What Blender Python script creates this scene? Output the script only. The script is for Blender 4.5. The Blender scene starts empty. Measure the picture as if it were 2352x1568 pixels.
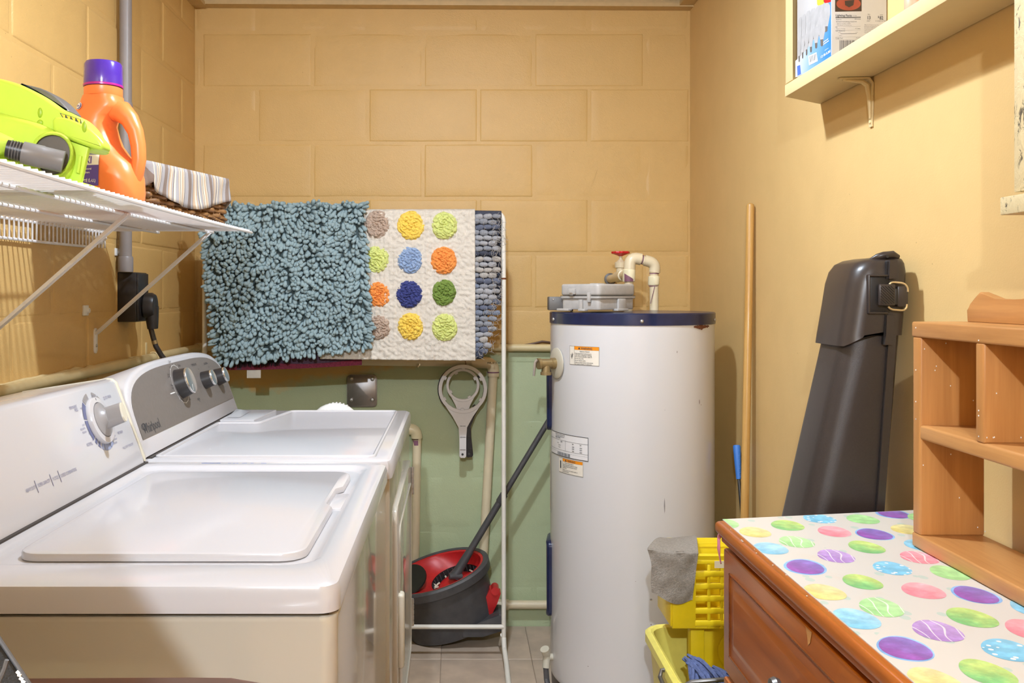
import bpy, bmesh, math, random
from math import sin, cos, pi, radians
from mathutils import Vector, Matrix, noise
random.seed(7)
SC = bpy.context.scene
COL = SC.collection
# ------------------------------------------------------------------ camera
FP = 2100.0; EYE = 1.226; VX, VY = 1050.0, 672.0      # focal length / principal point of the photograph (2352x1568)
cam_d = bpy.data.cameras.new('camera'); cam = bpy.data.objects.new('camera', cam_d); COL.objects.link(cam)
cam.location = (0, 0, EYE); cam.rotation_euler = (pi/2, 0, 0)
cam_d.sensor_width = 36; cam_d.lens = 36*FP/2352
cam_d.shift_x = (1176-VX)/2352; cam_d.shift_y = -(784-VY)/2352
cam_d.clip_start = 0.02
SC.camera = cam
# ------------------------------------------------------------------ world, lamps, exposure
w = bpy.data.worlds.new('world'); SC.world = w; w.use_nodes = True
w.node_tree.nodes['Background'].inputs[0].default_value = (1.0, 0.97, 0.93, 1)
w.node_tree.nodes['Background'].inputs[1].default_value = 0.05
LAMP = (0.0, 1.76, 2.275)
def point(name, loc, power, radius, color):
    d = bpy.data.lights.new(name, 'POINT'); d.energy = power; d.shadow_soft_size = radius; d.color = color
    o = bpy.data.objects.new(name, d); o.location = loc; COL.objects.link(o); return o
def disk(name, loc, power, size, color):
    d = bpy.data.lights.new(name, 'AREA'); d.shape = 'DISK'; d.size = size; d.energy = power; d.color = color
    o = bpy.data.objects.new(name, d); o.location = loc; COL.objects.link(o); return o
disk('downlight_light', LAMP, 15.5, 0.07, (0.75, 0.865, 1.0))
point('downlight_glow', (LAMP[0], LAMP[1], LAMP[2]-.05), 7.8, 0.03, (0.75, 0.865, 1.0))
point('fill_light', (-0.17, -1.0, 2.10), 100, 0.025, (0.78, 0.88, 1.0))  # added fill from behind the camera; its ceiling fixture is made up
SC.view_settings.view_transform = 'Standard'; SC.view_settings.look = 'None'
SC.view_settings.gamma = 1; SC.view_settings.use_curve_mapping = False
SC.view_settings.exposure = 0.75
# ------------------------------------------------------------------ helpers
def P(px, py, Y): return Vector(((px-VX)*Y/FP, Y, EYE-(py-VY)*Y/FP))
OFF = {}
class MB:
    def __init__(s, M=None): s.bm = bmesh.new(); s.M = M or Matrix()
    def _t(s, vs):
        for v in vs: v.co = s.M @ v.co
    def box(s, a, b, bev=0.0, seg=2, R=None):
        a = Vector(a); b = Vector(b); c = (a+b)/2; d = b-a
        t = bmesh.new(); bmesh.ops.create_cube(t, size=1)
        for v in t.verts: v.co = Vector((v.co.x*abs(d.x), v.co.y*abs(d.y), v.co.z*abs(d.z)))
        if bev: bmesh.ops.bevel(t, geom=t.edges[:], offset=min(bev, min(abs(d.x), abs(d.y), abs(d.z))*.49), segments=seg, profile=.5, affect='EDGES', clamp_overlap=True)
        for v in t.verts: v.co = (R @ v.co if R else v.co) + c
        s.merge(t); return s
    def merge(s, t):
        m = {}
        for v in t.verts: m[v] = s.bm.verts.new(s.M @ v.co)
        for f in t.faces:
            try: s.bm.faces.new([m[v] for v in f.verts])
            except ValueError: pass
        t.free()
    def raw(s, vs, fs):
        n = [s.bm.verts.new(s.M @ Vector(v)) for v in vs]
        for f in fs:
            try: s.bm.faces.new([n[i] for i in f])
            except ValueError: pass
        return s
    def rings(s, rr, closed_ring=True, cap0=True, cap1=True, loop=False):
        n = len(rr[0]); vs = [v for r in rr for v in r]; fs = []
        for i in range(len(rr)-(0 if loop else 1)):
            i2 = (i+1) % len(rr)
            for j in range(n if closed_ring else n-1):
                j2 = (j+1) % n
                fs.append((i*n+j, i*n+j2, i2*n+j2, i2*n+j))
        if not loop and closed_ring:
            if cap0: fs.append(tuple(range(n-1, -1, -1)))
            if cap1: fs.append(tuple((len(rr)-1)*n+j for j in range(n)))
        return s.raw(vs, fs)
    def tube(s, pts, r, n=10, closed=False, caps=True):
        pts = [Vector(p) for p in pts]; rr = []; k = len(pts); up = None
        rad = r if isinstance(r, (list, tuple)) else [r]*k
        for i, p in enumerate(pts):
            if closed: t = (pts[(i+1) % k]-pts[i-1])
            else: t = pts[min(i+1, k-1)]-pts[max(i-1, 0)]
            t.normalize()
            if up is None:
                up = Vector((0, 0, 1)) if abs(t.z) < .9 else Vector((1, 0, 0))
            a = t.cross(up)
            if a.length < 1e-5: a = t.orthogonal()
            a.normalize(); b = a.cross(t).normalized(); up = b
            rr.append([p + (a*cos(2*pi*j/n)+b*sin(2*pi*j/n))*rad[i] for j in range(n)])
        return s.rings(rr, cap0=caps, cap1=caps, loop=closed)
    def cyl(s, p, q, r, r2=None, n=20):
        p = Vector(p); q = Vector(q); return s.tube([p, q], [r, r if r2 is None else r2], n)
    def lathe(s, prof, c=(0, 0, 0), axis=(0, 0, 1), n=28, caps=True):
        c = Vector(c); z = Vector(axis).normalized(); x = z.orthogonal().normalized(); y = z.cross(x)
        rr = [[c + z*h + (x*cos(2*pi*j/n)+y*sin(2*pi*j/n))*r for j in range(n)] for r, h in prof]
        return s.rings(rr, cap0=caps, cap1=caps)
    def prism(s, poly, o, u, v, depth, bev=0.0, seg=2):
        """polygon (u,v list) at origin o extruded along u x v by depth (starting at -depth/2)"""
        o = Vector(o); u = Vector(u); v = Vector(v); w_ = u.cross(v).normalized()
        t = bmesh.new(); n = len(poly)
        A = [t.verts.new(o+u*a+v*b-w_*depth/2) for a, b in poly]; B = [t.verts.new(o+u*a+v*b+w_*depth/2) for a, b in poly]
        t.faces.new(A[::-1]); t.faces.new(B)
        for i in range(n): t.faces.new((A[i], A[(i+1) % n], B[(i+1) % n], B[i]))
        if bev:
            ed = [e for e in t.edges if (e.verts[0] in A) == (e.verts[1] in A)]
            bmesh.ops.bevel(t, geom=ed, offset=bev, segments=seg, profile=.5, affect='EDGES', clamp_overlap=True)
        s.merge(t); return s
    def grid(s, fn, nu, nv):
        vs = [fn(i/nu, j/nv) for j in range(nv+1) for i in range(nu+1)]
        fs = [(j*(nu+1)+i, j*(nu+1)+i+1, (j+1)*(nu+1)+i+1, (j+1)*(nu+1)+i) for j in range(nv) for i in range(nu)]
        return s.raw(vs, fs)
    def shell(s, fn, nu, nv, nrm, th):
        """grid with thickness th along constant vector nrm"""
        nrm = Vector(nrm)
        a = [[Vector(fn(i/nu, j/nv)) for i in range(nu+1)] for j in range(nv+1)]
        s.grid(lambda u, v: a[round(v*nv)][round(u*nu)], nu, nv)
        s.grid(lambda u, v: a[round(v*nv)][nu-round(u*nu)]+nrm*th, nu, nv)
        edge = [a[0][i] for i in range(nu+1)]+[a[j][nu] for j in range(1, nv+1)]+[a[nv][i] for i in range(nu-1, -1, -1)]+[a[j][0] for j in range(nv-1, 0, -1)]
        n = len(edge)
        s.raw([e for e in edge]+[e+nrm*th for e in edge], [(i, i+n, (i+1) % n+n, (i+1) % n) for i in range(n)])
        return s
    def ell(s, c, r, n=12, m=8, R=None):
        c = Vector(c); rr = []
        for i in range(1, m):
            a = pi*i/m
            ring = [Vector((r[0]*sin(a)*cos(2*pi*j/n), r[1]*sin(a)*sin(2*pi*j/n), r[2]*cos(a))) for j in range(n)]
            rr.append([(R @ q if R else q)+c for q in ring])
        vs = [v for q in rr for v in q]
        t0 = Vector((0, 0, r[2])); t1 = -t0
        vs += [(R @ t0 if R else t0)+c, (R @ t1 if R else t1)+c]; k = len(rr)*n; fs = []
        for i in range(len(rr)-1):
            for j in range(n): fs.append((i*n+j, (i+1)*n+j, (i+1)*n+(j+1) % n, i*n+(j+1) % n))
        for j in range(n):
            fs.append((k, j, (j+1) % n)); fs.append((k+1, (len(rr)-1)*n+(j+1) % n, (len(rr)-1)*n+j))
        return s.raw(vs, fs)
    def mesh(s, name, sharp=35, off=None, weld=True):
        if weld: bmesh.ops.remove_doubles(s.bm, verts=s.bm.verts[:], dist=1e-6)
        bmesh.ops.recalc_face_normals(s.bm, faces=s.bm.faces[:])
        if off is not None:
            for v in s.bm.verts: v.co -= off
        me = bpy.data.meshes.new(name); s.bm.to_mesh(me); s.bm.free()
        for p in me.polygons: p.use_smooth = True
        if sharp: me.set_sharp_from_angle(angle=radians(sharp))
        return me
    def build(s, name, mat, parent=None, sharp=35, label=None, weld=True):
        off = OFF[parent] if parent is not None else None
        if parent is None:
            bm = s.bm; lo = Vector((min(v.co.x for v in bm.verts), min(v.co.y for v in bm.verts), min(v.co.z for v in bm.verts)))
            hi = Vector((max(v.co.x for v in bm.verts), max(v.co.y for v in bm.verts), max(v.co.z for v in bm.verts)))
            off = Vector(((lo.x+hi.x)/2, (lo.y+hi.y)/2, lo.z))
        me = s.mesh(name, sharp, off, weld)
        o = link(name, me, mat, parent)
        if parent is None: o.location = off
        OFF[o] = off
        if label: o['label'] = label
        return o
def link(name, me, mat, parent=None, loc=None):
    if mat is not None and not me.materials: me.materials.append(MAT(mat))
    o = bpy.data.objects.new(name, me); COL.objects.link(o)
    if parent is not None: o.parent = parent
    if loc is not None: o.location = Vector(loc) - (OFF[parent] if parent is not None else Vector())
    return o
def tag(o, label, cat, group=None):
    o['label'] = label; o['category'] = cat
    if group: o['group'] = group
    return o
def struct(o): o['kind'] = 'structure'; return o
def thing(name, loc, label, cat, group=None):
    o = bpy.data.objects.new(name, None); o.empty_display_size = .05; COL.objects.link(o); o.location = loc
    OFF[o] = Vector(loc); return tag(o, label, cat, group)
_tc = {}
def text2d(s, size=1.0, align='LEFT', bold=0.0, sx=1.0):
    """text as flat 2D mesh: (verts, faces), baseline at v=0"""
    key = (s, align, bold)
    if key not in _tc:
        c = bpy.data.curves.new('t', 'FONT'); c.body = s; c.size = 1; c.align_x = align; c.resolution_u = 2; c.offset = bold
        o = bpy.data.objects.new('t', c); COL.objects.link(o)
        me = o.to_mesh()
        _tc[key] = ([(v.co.x, v.co.y) for v in me.vertices], [tuple(p.vertices) for p in me.polygons])
        o.to_mesh_clear(); bpy.data.objects.remove(o); bpy.data.curves.remove(c)
    vs, fs = _tc[key]
    return [(x*size*sx, y*size) for x, y in vs], fs
def put2d(mb, vf, fn, u0=0, v0=0, rot=0):
    c, s_ = cos(rot), sin(rot)
    mb.raw([fn(u0+x*c-y*s_, v0+x*s_+y*c) for x, y in vf[0]], vf[1])
def rect2d(u0, v0, u1, v1, nu=1):
    vs = []; fs = []
    for i in range(nu+1):
        u = u0+(u1-u0)*i/nu; vs += [(u, v0), (u, v1)]
    for i in range(nu): fs.append((2*i, 2*i+2, 2*i+3, 2*i+1))
    return vs, fs
def plane_fn(o, u, v, e=0.0):
    o = Vector(o); u = Vector(u).normalized(); v = Vector(v).normalized(); n = u.cross(v)
    return lambda a, b: o+u*a+v*b+n*e
# ------------------------------------------------------------------ materials
_m = {}; DEF = {}
def MAT(n):
    if n not in _m: _m[n] = DEF[n](n) if n in DEF else None
    return _m[n]
class NT:
    def __init__(s, name):
        s.m = bpy.data.materials.new(name); s.m.use_nodes = True; s.t = s.m.node_tree; s.N = s.t.nodes
        s.b = s.N['Principled BSDF']
    def n(s, typ, **kw):
        o = s.N.new(typ)
        for k, v in kw.items():
            if k.startswith('i_'):
                key = k[2:]; o.inputs[int(key) if key.isdigit() else key].default_value = v
            else: setattr(o, k, v)
        return o
    def l(s, a, b): s.t.links.new(a, b)
    def coord(s, kind='Object'): return s.n('ShaderNodeTexCoord').outputs[kind]
    def pos(s): return s.n('ShaderNodeNewGeometry').outputs['Position']
    def noise(s, co, scale, detail=3, rough=.55, dist=0.0):
        o = s.n('ShaderNodeTexNoise'); o.inputs['Scale'].default_value = scale; o.inputs['Detail'].default_value = detail
        o.inputs['Roughness'].default_value = rough; o.inputs['Distortion'].default_value = dist
        if co is not None: s.l(co, o.inputs['Vector'])
        return o.outputs['Fac']
    def mapv(s, co, scale=(1, 1, 1), rot=(0, 0, 0), loc=(0, 0, 0)):
        o = s.n('ShaderNodeMapping'); o.inputs['Scale'].default_value = scale; o.inputs['Rotation'].default_value = rot; o.inputs['Location'].default_value = loc
        s.l(co, o.inputs['Vector']); return o.outputs['Vector']
    def ramp(s, fac, stops, interp='LINEAR'):
        o = s.n('ShaderNodeValToRGB'); e = o.color_ramp.elements; o.color_ramp.interpolation = interp
        while len(e) < len(stops): e.new(.5)
        for i, (p, c) in enumerate(stops):
            e[i].position = p; e[i].color = (*c, 1) if len(c) == 3 else c
        s.l(fac, o.inputs['Fac']); return o.outputs['Color']
    def math(s, op, a, b=None, c=None, clamp=False):
        o = s.n('ShaderNodeMath', operation=op, use_clamp=clamp)
        for i, x in enumerate((a, b, c)):
            if x is None: continue
            if isinstance(x, (int, float)): o.inputs[i].default_value = x
            else: s.l(x, o.inputs[i])
        return o.outputs[0]
    def sep(s, co):
        o = s.n('ShaderNodeSeparateXYZ'); s.l(co, o.inputs[0]); return o.outputs
    def mix(s, fac, a, b, mode='MIX'):
        o = s.n('ShaderNodeMix', data_type='RGBA', blend_type=mode)
        for i, x in ((0, fac), (6, a), (7, b)):
            if isinstance(x, (int, float)): o.inputs[i].default_value = x
            elif isinstance(x, tuple): o.inputs[i].default_value = (*x, 1) if len(x) == 3 else x
            else: s.l(x, o.inputs[i])
        return o.outputs[2]
    def bump(s, h, strength=.3, dist=.002):
        o = s.n('ShaderNodeBump'); o.inputs['Strength'].default_value = strength; o.inputs['Distance'].default_value = dist
        s.l(h, o.inputs['Height']); s.l(o.outputs[0], s.b.inputs['Normal']); return o
    def col(s, c):
        if isinstance(c, tuple): s.b.inputs['Base Color'].default_value = (*c, 1)
        else: s.l(c, s.b.inputs['Base Color'])
    def set(s, **k):
        for a, v in k.items(): s.b.inputs[a.replace('_', ' ')].default_value = v
        return s
def srgb(r, g, b):
    f = lambda x: (x/255/12.92) if x/255 <= .04045 else ((x/255+.055)/1.055)**2.4
    return (f(r), f(g), f(b))
def plain(c, rough=.5, metal=0.0, var=.08, scale=40, bump=0.0, coat=0.0, spec=.5, bscale=None):
    def mk(name):
        t = NT(name); co = t.coord('Object'); n = t.noise(co, scale, 4)
        k = t.ramp(n, [(.25, tuple(x*(1-var) for x in c)), (.75, tuple(min(1, x*(1+var)) for x in c))]); t.col(k)
        t.set(Roughness=rough, Metallic=metal, Coat_Weight=coat, Specular_IOR_Level=spec)
        t.b.inputs['Coat Roughness'].default_value = .06
        if bump: t.bump(t.noise(co, bscale or scale*6, 3), bump, .002)
        return t.m
    return mk
YEL = (0.67, 0.435, 0.165); GRN = (0.47, 0.53, 0.33)
def m_wall(green=True):
    def mk(name):
        t = NT(name); p = t.pos(); z = t.sep(p)[2]
        C0 = YEL if green else (.71, .495, .222)  # right wall: same yellow with its brighter lamplight put into the colour
        big = t.noise(p, 1.7, 3); y = t.mix(t.math('MULTIPLY', big, .5), C0, (C0[0]*.92, C0[1]*.90, C0[2]*.82))
        blot = t.ramp(t.noise(p, 9, 4), [(.3, (.97, .97, .97)), (.75, (1.03, 1.03, 1.03))]); y = t.mix(1.0, y, blot, 'MULTIPLY')
        if green:
            e = t.math('ADD', z, t.math('MULTIPLY', t.math('SUBTRACT', t.noise(p, 3.5, 4), .5), .22))
            e = t.math('ADD', e, t.math('MULTIPLY', t.math('SUBTRACT', t.noise(p, 16, 4), .5), .05))
            g = t.mix(t.noise(p, 6, 5), (GRN[0]*1.03, GRN[1]*1.04, GRN[2]*1.04), (GRN[0]*.93, GRN[1]*.93, GRN[2]*.88))
            x = t.sep(p)[0]
            # brushed-over yellow overspill below the pipe, wider to the left
            drop = t.math('MULTIPLY', t.math('SUBTRACT', .25, x, clamp=True), .14)
            fac = t.math('DIVIDE', t.math('SUBTRACT', t.math('ADD', e, drop), .995), .03, clamp=True)
            fac2 = t.math('MAXIMUM', fac, t.math('GREATER_THAN', z, 1.035))
            y = t.mix(fac2, g, y)
        sp = t.n('ShaderNodeTexVoronoi'); sp.inputs['Scale'].default_value = 34; t.l(p, sp.inputs['Vector'])
        rnd = t.n('ShaderNodeTexWhiteNoise'); t.l(sp.outputs['Position'], rnd.inputs['Vector'])
        dot = t.math('MULTIPLY', t.math('LESS_THAN', sp.outputs['Distance'], .045), t.math('GREATER_THAN', rnd.outputs['Value'], .93))
        y = t.mix(t.math('MULTIPLY', dot, .5), y, (.16, .09, .03))
        t.col(y); t.set(Roughness=.42 if green else .5, Specular_IOR_Level=.35)
        h = t.math('ADD', t.math('MULTIPLY', t.noise(p, 90, 4, .6), .5), t.noise(p, 320, 2))
        h = t.math('ADD', h, t.math('MULTIPLY', t.noise(p, 14, 3), 1.2))
        t.bump(h, .26 if green else .09, .003)
        return t.m
    return mk
def m_wood(c1, c2, scale=1.0, axis=1, rough=.35, coat=.2, bands=26):
    def mk(name):
        t = NT(name); co = t.coord('Object'); sc = [bands*scale]*3; sc[axis] = 1.6*scale
        v = t.mapv(co, tuple(sc)); n = t.noise(v, 1.0, 6, .62, .8)
        v2 = t.mapv(co, tuple(x*7 for x in sc)); n2 = t.noise(v2, 1.0, 3, .6)
        f = t.math('ADD', t.math('MULTIPLY', n, .75), t.math('MULTIPLY', n2, .25))
        t.col(t.ramp(f, [(.3, c1), (.52, tuple((a+b)/2 for a, b in zip(c1, c2))), (.72, c2)]))
        t.set(Roughness=rough, Coat_Weight=coat); t.b.inputs['Coat Roughness'].default_value = .12
        t.bump(n2, .06, .001); return t.m
    return mk
def m_enamel(c, rough=.22, stain=.0):
    def mk(name):
        t = NT(name); p = t.pos(); n = t.noise(p, 3, 3)
        k = t.mix(t.math('MULTIPLY', n, .25), c, tuple(x*.93 for x in c))
        chip = t.n('ShaderNodeTexVoronoi'); chip.inputs['Scale'].default_value = 13; t.l(p, chip.inputs['Vector'])
        rnd = t.n('ShaderNodeTexWhiteNoise'); t.l(chip.outputs['Position'], rnd.inputs['Vector'])
        d = t.math('MULTIPLY', t.math('LESS_THAN', chip.outputs['Distance'], .022), t.math('GREATER_THAN', rnd.outputs['Value'], .90))
        t.col(t.mix(t.math('MULTIPLY', d, .75), k, (.08, .05, .035)))
        t.set(Roughness=rough, Coat_Weight=.35); t.b.inputs['Coat Roughness'].default_value = .05
        return t.m
    return mk
DEF.update({
 'wall': m_wall(True), 'wall_r_lit': m_wall(False),
 'ceil': plain((.62, .53, .42), .7), 'trim': plain((.60, .43, .21), .5, bump=.1),
 'behind': plain((.36, .23, .13), .8),
 'tile': plain((.55, .43, .33), .45, var=.22, scale=9, bump=.08),
 'floor': plain((.40, .30, .22), .6, var=.3, scale=12),
 'enamel': m_enamel((.52, .507, .525)), 'enamel_shaded': m_enamel((.44, .405, .34), .13),  # lamp glare toned out of the tops, beige shade put into the sides
 'bisque': plain((.56, .52, .42), .4, var=.03), 'shadowgap': plain((.05, .04, .035), .6),
 'greyface': plain((.175, .155, .142), .42, .15, .06, 130),
 'chrome': plain((.80, .80, .80), .18, .95, .02), 'blackp': plain((.025, .022, .022), .38, var=.2),
 'darkgrey': plain((.075, .072, .075), .45, var=.25, scale=25, bump=.1), 'ink': plain((.05, .05, .055), .6, var=.05),
 'inkpurple': plain((.20, .20, .30), .6, var=.05), 'dialblue': plain((.11, .12, .22), .5, var=.1), 'dialpale': plain((.26, .30, .44), .5, var=.1),
 'knobgrey': plain((.27, .255, .255), .35, var=.04), 'whitepaint': plain((.80, .79, .77), .35, var=.04),
 'wirewhite': plain((.80, .78, .78), .35, var=.03), 'cream': plain((.72, .62, .42), .4, var=.08, scale=14, bump=.05),
 'creampipe': plain((.68, .55, .30), .42, var=.1, scale=10, bump=.15), 'pvc': plain((.74, .63, .43), .32, var=.06, scale=12),
 'pvcnew': plain((.84, .76, .52), .3, var=.05), 'primer': plain((.22, .09, .14), .5, var=.25),
 'conduit': plain((.25, .222, .215), .42, var=.06, scale=20), 'brown': plain((.10, .045, .02), .5),
 'rackwhite': plain((.80, .76, .68), .38, var=.06, scale=18), 'rust': plain((.15, .045, .015), .8, var=.4, scale=120, bump=.3),
 'tank': m_enamel((.66, .645, .65), .25), 'tankblue': plain((.009, .016, .06), .3, var=.3, scale=30, coat=.3),
 'brass': plain((.34, .25, .12), .38, .6, .2), 'steel': plain((.50, .48, .46), .35, .8, .12), 'casegrey': plain((.43, .41, .39), .42, var=.08, scale=60, bump=.06),
 'red': plain((.62, .012, .018), .35, var=.1), 'redbucket': plain((.56, .018, .02), .38, var=.12),
 'platesteel': plain((.27, .25, .235), .35, .65, .1), 'paper': plain((.83, .80, .75), .7, var=.03),
 'labelcream': plain((.80, .74, .64), .55, var=.03), 'labelorange': plain((.85, .28, .01), .5, var=.04), 'labelwhite': plain((.78, .76, .76), .5, var=.02),
 'greenpl': plain((.56, .78, .075), .36, var=.03), 'greydark': plain((.13, .12, .11), .42, var=.12, scale=20),
 'greybarrel': plain((.19, .175, .17), .4, var=.1, scale=20), 'orange': plain((.93, .215, .055), .33, var=.02, scale=8),
 'purplecap': plain((.07, .025, .32), .15, var=.05, coat=.4), 'magenta': plain((.42, .01, .22), .25), 'pvlabel': plain((.10, .06, .38), .4, var=.05),
 'labelblue': plain((.06, .16, .55), .4), 'white': plain((.85, .85, .85), .5, var=.02), 'stickyellow': plain((.75, .62, .05), .5),
 'wicker': m_wood((.11, .045, .014), (.34, .17, .06), 3.0, 0, .5, .1, 12),
 'pole': m_wood((.42, .21, .045), (.66, .40, .13), 1.0, 2, .38, .15, 60),
 'cherry': m_wood((.23, .045, .003), (.55, .155, .014), .55, 1, .28, .15, 14), 'cherrydark': m_wood((.13, .028, .004), (.30, .08, .012), .55, 1, .26, .5, 14),
 'pine': m_wood((.36, .145, .036), (.60, .29, .088), .8, 2, .45, .1, 30), 'pineh': m_wood((.38, .16, .042), (.62, .31, .10), .8, 1, .45, .1, 30),
 'redwood': m_wood((.055, .015, .008), (.19, .052, .024), .8, 0, .3, .4, 22),
 'shelfpaint': plain((.70, .55, .29), .55, var=.06, scale=8, bump=.12), 'casehard': plain((.034, .026, .024), .36, var=.12, scale=300, bump=.25, bscale=900),
 'casesmooth': plain((.038, .029, .026), .34, var=.08, scale=30), 'caseblack': plain((.012, .01, .01), .5), 'bail': plain((.70, .55, .32), .3, .7),
 'bluegrip': plain((.05, .20, .62), .5, var=.05), 'blackshaft': plain((.03, .028, .028), .35),
 'yellowb': plain((.92, .68, .012), .36, var=.04), 'yellowpale': plain((.84, .74, .16), .42, var=.06), 'greycloth': plain((.30, .265, .225), .95, var=.2, scale=220, bump=1.0, bscale=420),
 'mopblue': plain((.12, .16, .34), .9, var=.3, scale=150, bump=.6), 'mopwhite': plain((.75, .66, .52), .9, var=.15, scale=150),
 'wire': plain((.16, .15, .14), .35, .6), 'pinkcloth': plain((.66, .22, .30), .9), 'bagblack': plain((.016, .016, .017), .75, var=.3, scale=200, bump=.4),
 'bagtrim': plain((.07, .07, .075), .6), 'pileblue': plain((.27, .36, .385), .9, var=.14, scale=9, bump=.3), 'rugbase': plain((.05, .075, .08), .95),
 'rugwhite': plain((.66, .60, .52), .92, var=.06, scale=60, bump=.9, bscale=300), 'maroon': plain((.20, .022, .05), .85, var=.4, scale=180, bump=.4), 'rugblack': plain((.02, .016, .02), .9, var=.5, scale=150),
 'rugpurple': plain((.09, .05, .08), .9, var=.4, scale=150),
 'peach': plain((.70, .38, .26), .4),
 'bulbglass': None,
})
for nm, c in dict(d_taupe=(.47, .35, .27), d_yellow=(.86, .60, .10), d_lime=(.64, .68, .22), d_sky=(.29, .39, .58), d_orange=(.86, .30, .065), d_navy=(.045, .055, .21), d_green=(.18, .27, .05)).items():
    DEF[nm] = plain(c, .92, var=.16, scale=160, bump=1.0, bscale=260)
for i, c in enumerate([(.26, .27, .30), (.36, .36, .38), (.12, .135, .19), (.42, .39, .36), (.05, .055, .08), (.20, .23, .30)]):
    DEF['denim%d' % i] = plain(c, .9, var=.2, scale=150, bump=.8, bscale=380)
def m_emit(c, s):
    def mk(name):
        t = NT(name); t.col((.9, .9, .9)); t.b.inputs['Emission Color'].default_value = (*c, 1); t.b.inputs['Emission Strength'].default_value = s; return t.m
    return mk
DEF['bulbglass'] = m_emit((1, .88, .72), 6)
# ================================================================== the room
XL, XR, YB, CE, YF = -0.965, 0.857, 3.365, 2.305, -2.2
def slab(name, a, b, mat): return struct(MB().box(a, b).build(name, mat))
floor = slab('floor', (XL-.1, YF-.1, -.1), (XR+.1, YB+.1, -.004), 'floor')
slab('ceiling', (XL-.1, YF-.1, CE), (XR+.1, YB+.1, CE+.1), 'ceil')
wall_back = slab('wall_back', (XL-.1, YB, -.1), (XR+.1, YB+.1, CE), 'wall')
wall_left = slab('wall_left', (XL-.1, YF, -.1), (XL, YB, CE), 'wall')
wall_right = slab('wall_right', (XR, YF, -.1), (XR+.1, YB, CE), 'wall_r_lit')
slab('wall_front', (XL-.1, YF-.1, -.1), (XR+.1, YF, CE), 'behind')
# concrete blocks, painted over, joints recessed
CH = .2032; Z0 = EYE+(VY-75)/624.0          # a course line
BLK = {}
def block_mesh(L, H, seed):
    mb = MB(); d = .006; r = random.Random(seed); nu, nv = 10, 6
    def fn(u, v):
        e = min(u*L, (1-u)*L, v*H, (1-v)*H); rim = max(0, 1-e/.0055)
        x = (u-.5)*L; z = (v-.5)*H
        jit = noise.noise(Vector((x*9+seed*3.1, z*9, seed)))*.0012
        wob = noise.noise(Vector((x*40+seed, z*40, seed*1.7)))*.0022*rim
        return Vector((x, -d+rim**2*.0036+jit+wob, z))
    us = [0, .008, .02, .1, .3, .5, .7, .9, .98, .992, 1]; vs = [0, .016, .04, .2, .5, .8, .96, .984, 1]
    mb.grid(lambda u, v: fn(us[round(u*10)], vs[round(v*8)]), 10, 8)
    return mb.mesh('block', 50)
def course(wall, axis, k, joints, lo, hi, proud):
    zt = Z0-k*CH; zb = zt-CH
    top = min(zt, CE-.001); bot = max(zb, 0.0)
    if top-bot < .03: return
    ed = [lo]+[j for j in joints if lo+.02 < j < hi-.02]+[hi]
    for a, b in zip(ed, ed[1:]):
        L = b-a-.008; H = top-bot-.008
        key = (round(L, 3), round(H, 3), random.randrange(3))
        if key not in BLK: BLK[key] = block_mesh(L, H, len(BLK)+1)
        pr = random.choice(proud)
        if axis == 'x': loc = ((a+b)/2, YB+.0050-pr, (top+bot)/2); rz = 0
        else: loc = (XL-.0048+pr, (a+b)/2, (top+bot)/2); rz = pi/2
        o = link('block', BLK[key], 'wall', wall, loc); o.rotation_euler = (0, 0, rz)
for k in range(-1, 11):
    base = (718-VX)/624 if k % 2 == 0 else (845-VX)/624
    js = [base+.4071*i for i in range(-4, 6)]
    course(wall_back, 'x', k, js, XL, XR, (-.0010, -.0006, -.0002, .0007) if k < 6 else (-.0014, -.0011))
    bl = 2.381 if k % 2 else 2.177
    jl = [bl+.4064*i for i in range(-4, 5)]
    course(wall_left, 'y', k, jl, .85, YB-.002, (-.0006, .0002, .0012) if k < 6 else (-.001, -.0007))
# vinyl floor tiles
tm = MB().box((-.151, -.151, -.004), (.151, .151, 0), .0012, 1).mesh('tile')
y = YB-.153
while y > .6:
    for i in range(6):
        link('tile', tm, 'tile', floor, (XL+.152+i*.3036, y, 0))
    y -= .3045
# trim under the ceiling: flat batten with a half round below
def trim(name, a, b, nrm):
    a = Vector(a); b = Vector(b); n = Vector(nrm); mb = MB()
    prof = [(0, 0), (.014, 0), (.018, -.004), (.018, -.010), (.013, -.014), (.030, -.014), (.036, -.018), (.036, -.028), (0.030, -.031), (.05, -.031), (.05, -.045), (0, -.045)]
    prof = [(d, z+.045) for d, z in prof]
    mb.rings([[p+n*d+Vector((0, 0, z)) for d, z in prof] for p in (a, b)])
    return struct(mb.build(name, 'trim'))
ZT = CE-.038
trim('trim_1', (XL, YB-.001, ZT+.006), (XR, YB-.001, ZT-.004), (0, -1, 0))
trim('trim_2', (XR-.001, YB-.05, ZT), (XR-.001, YF, ZT), (-1, 0, 0))
trim('trim_3', (XL+.001, YF, ZT), (XL+.001, YB-.05, ZT), (1, 0, 0))
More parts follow.
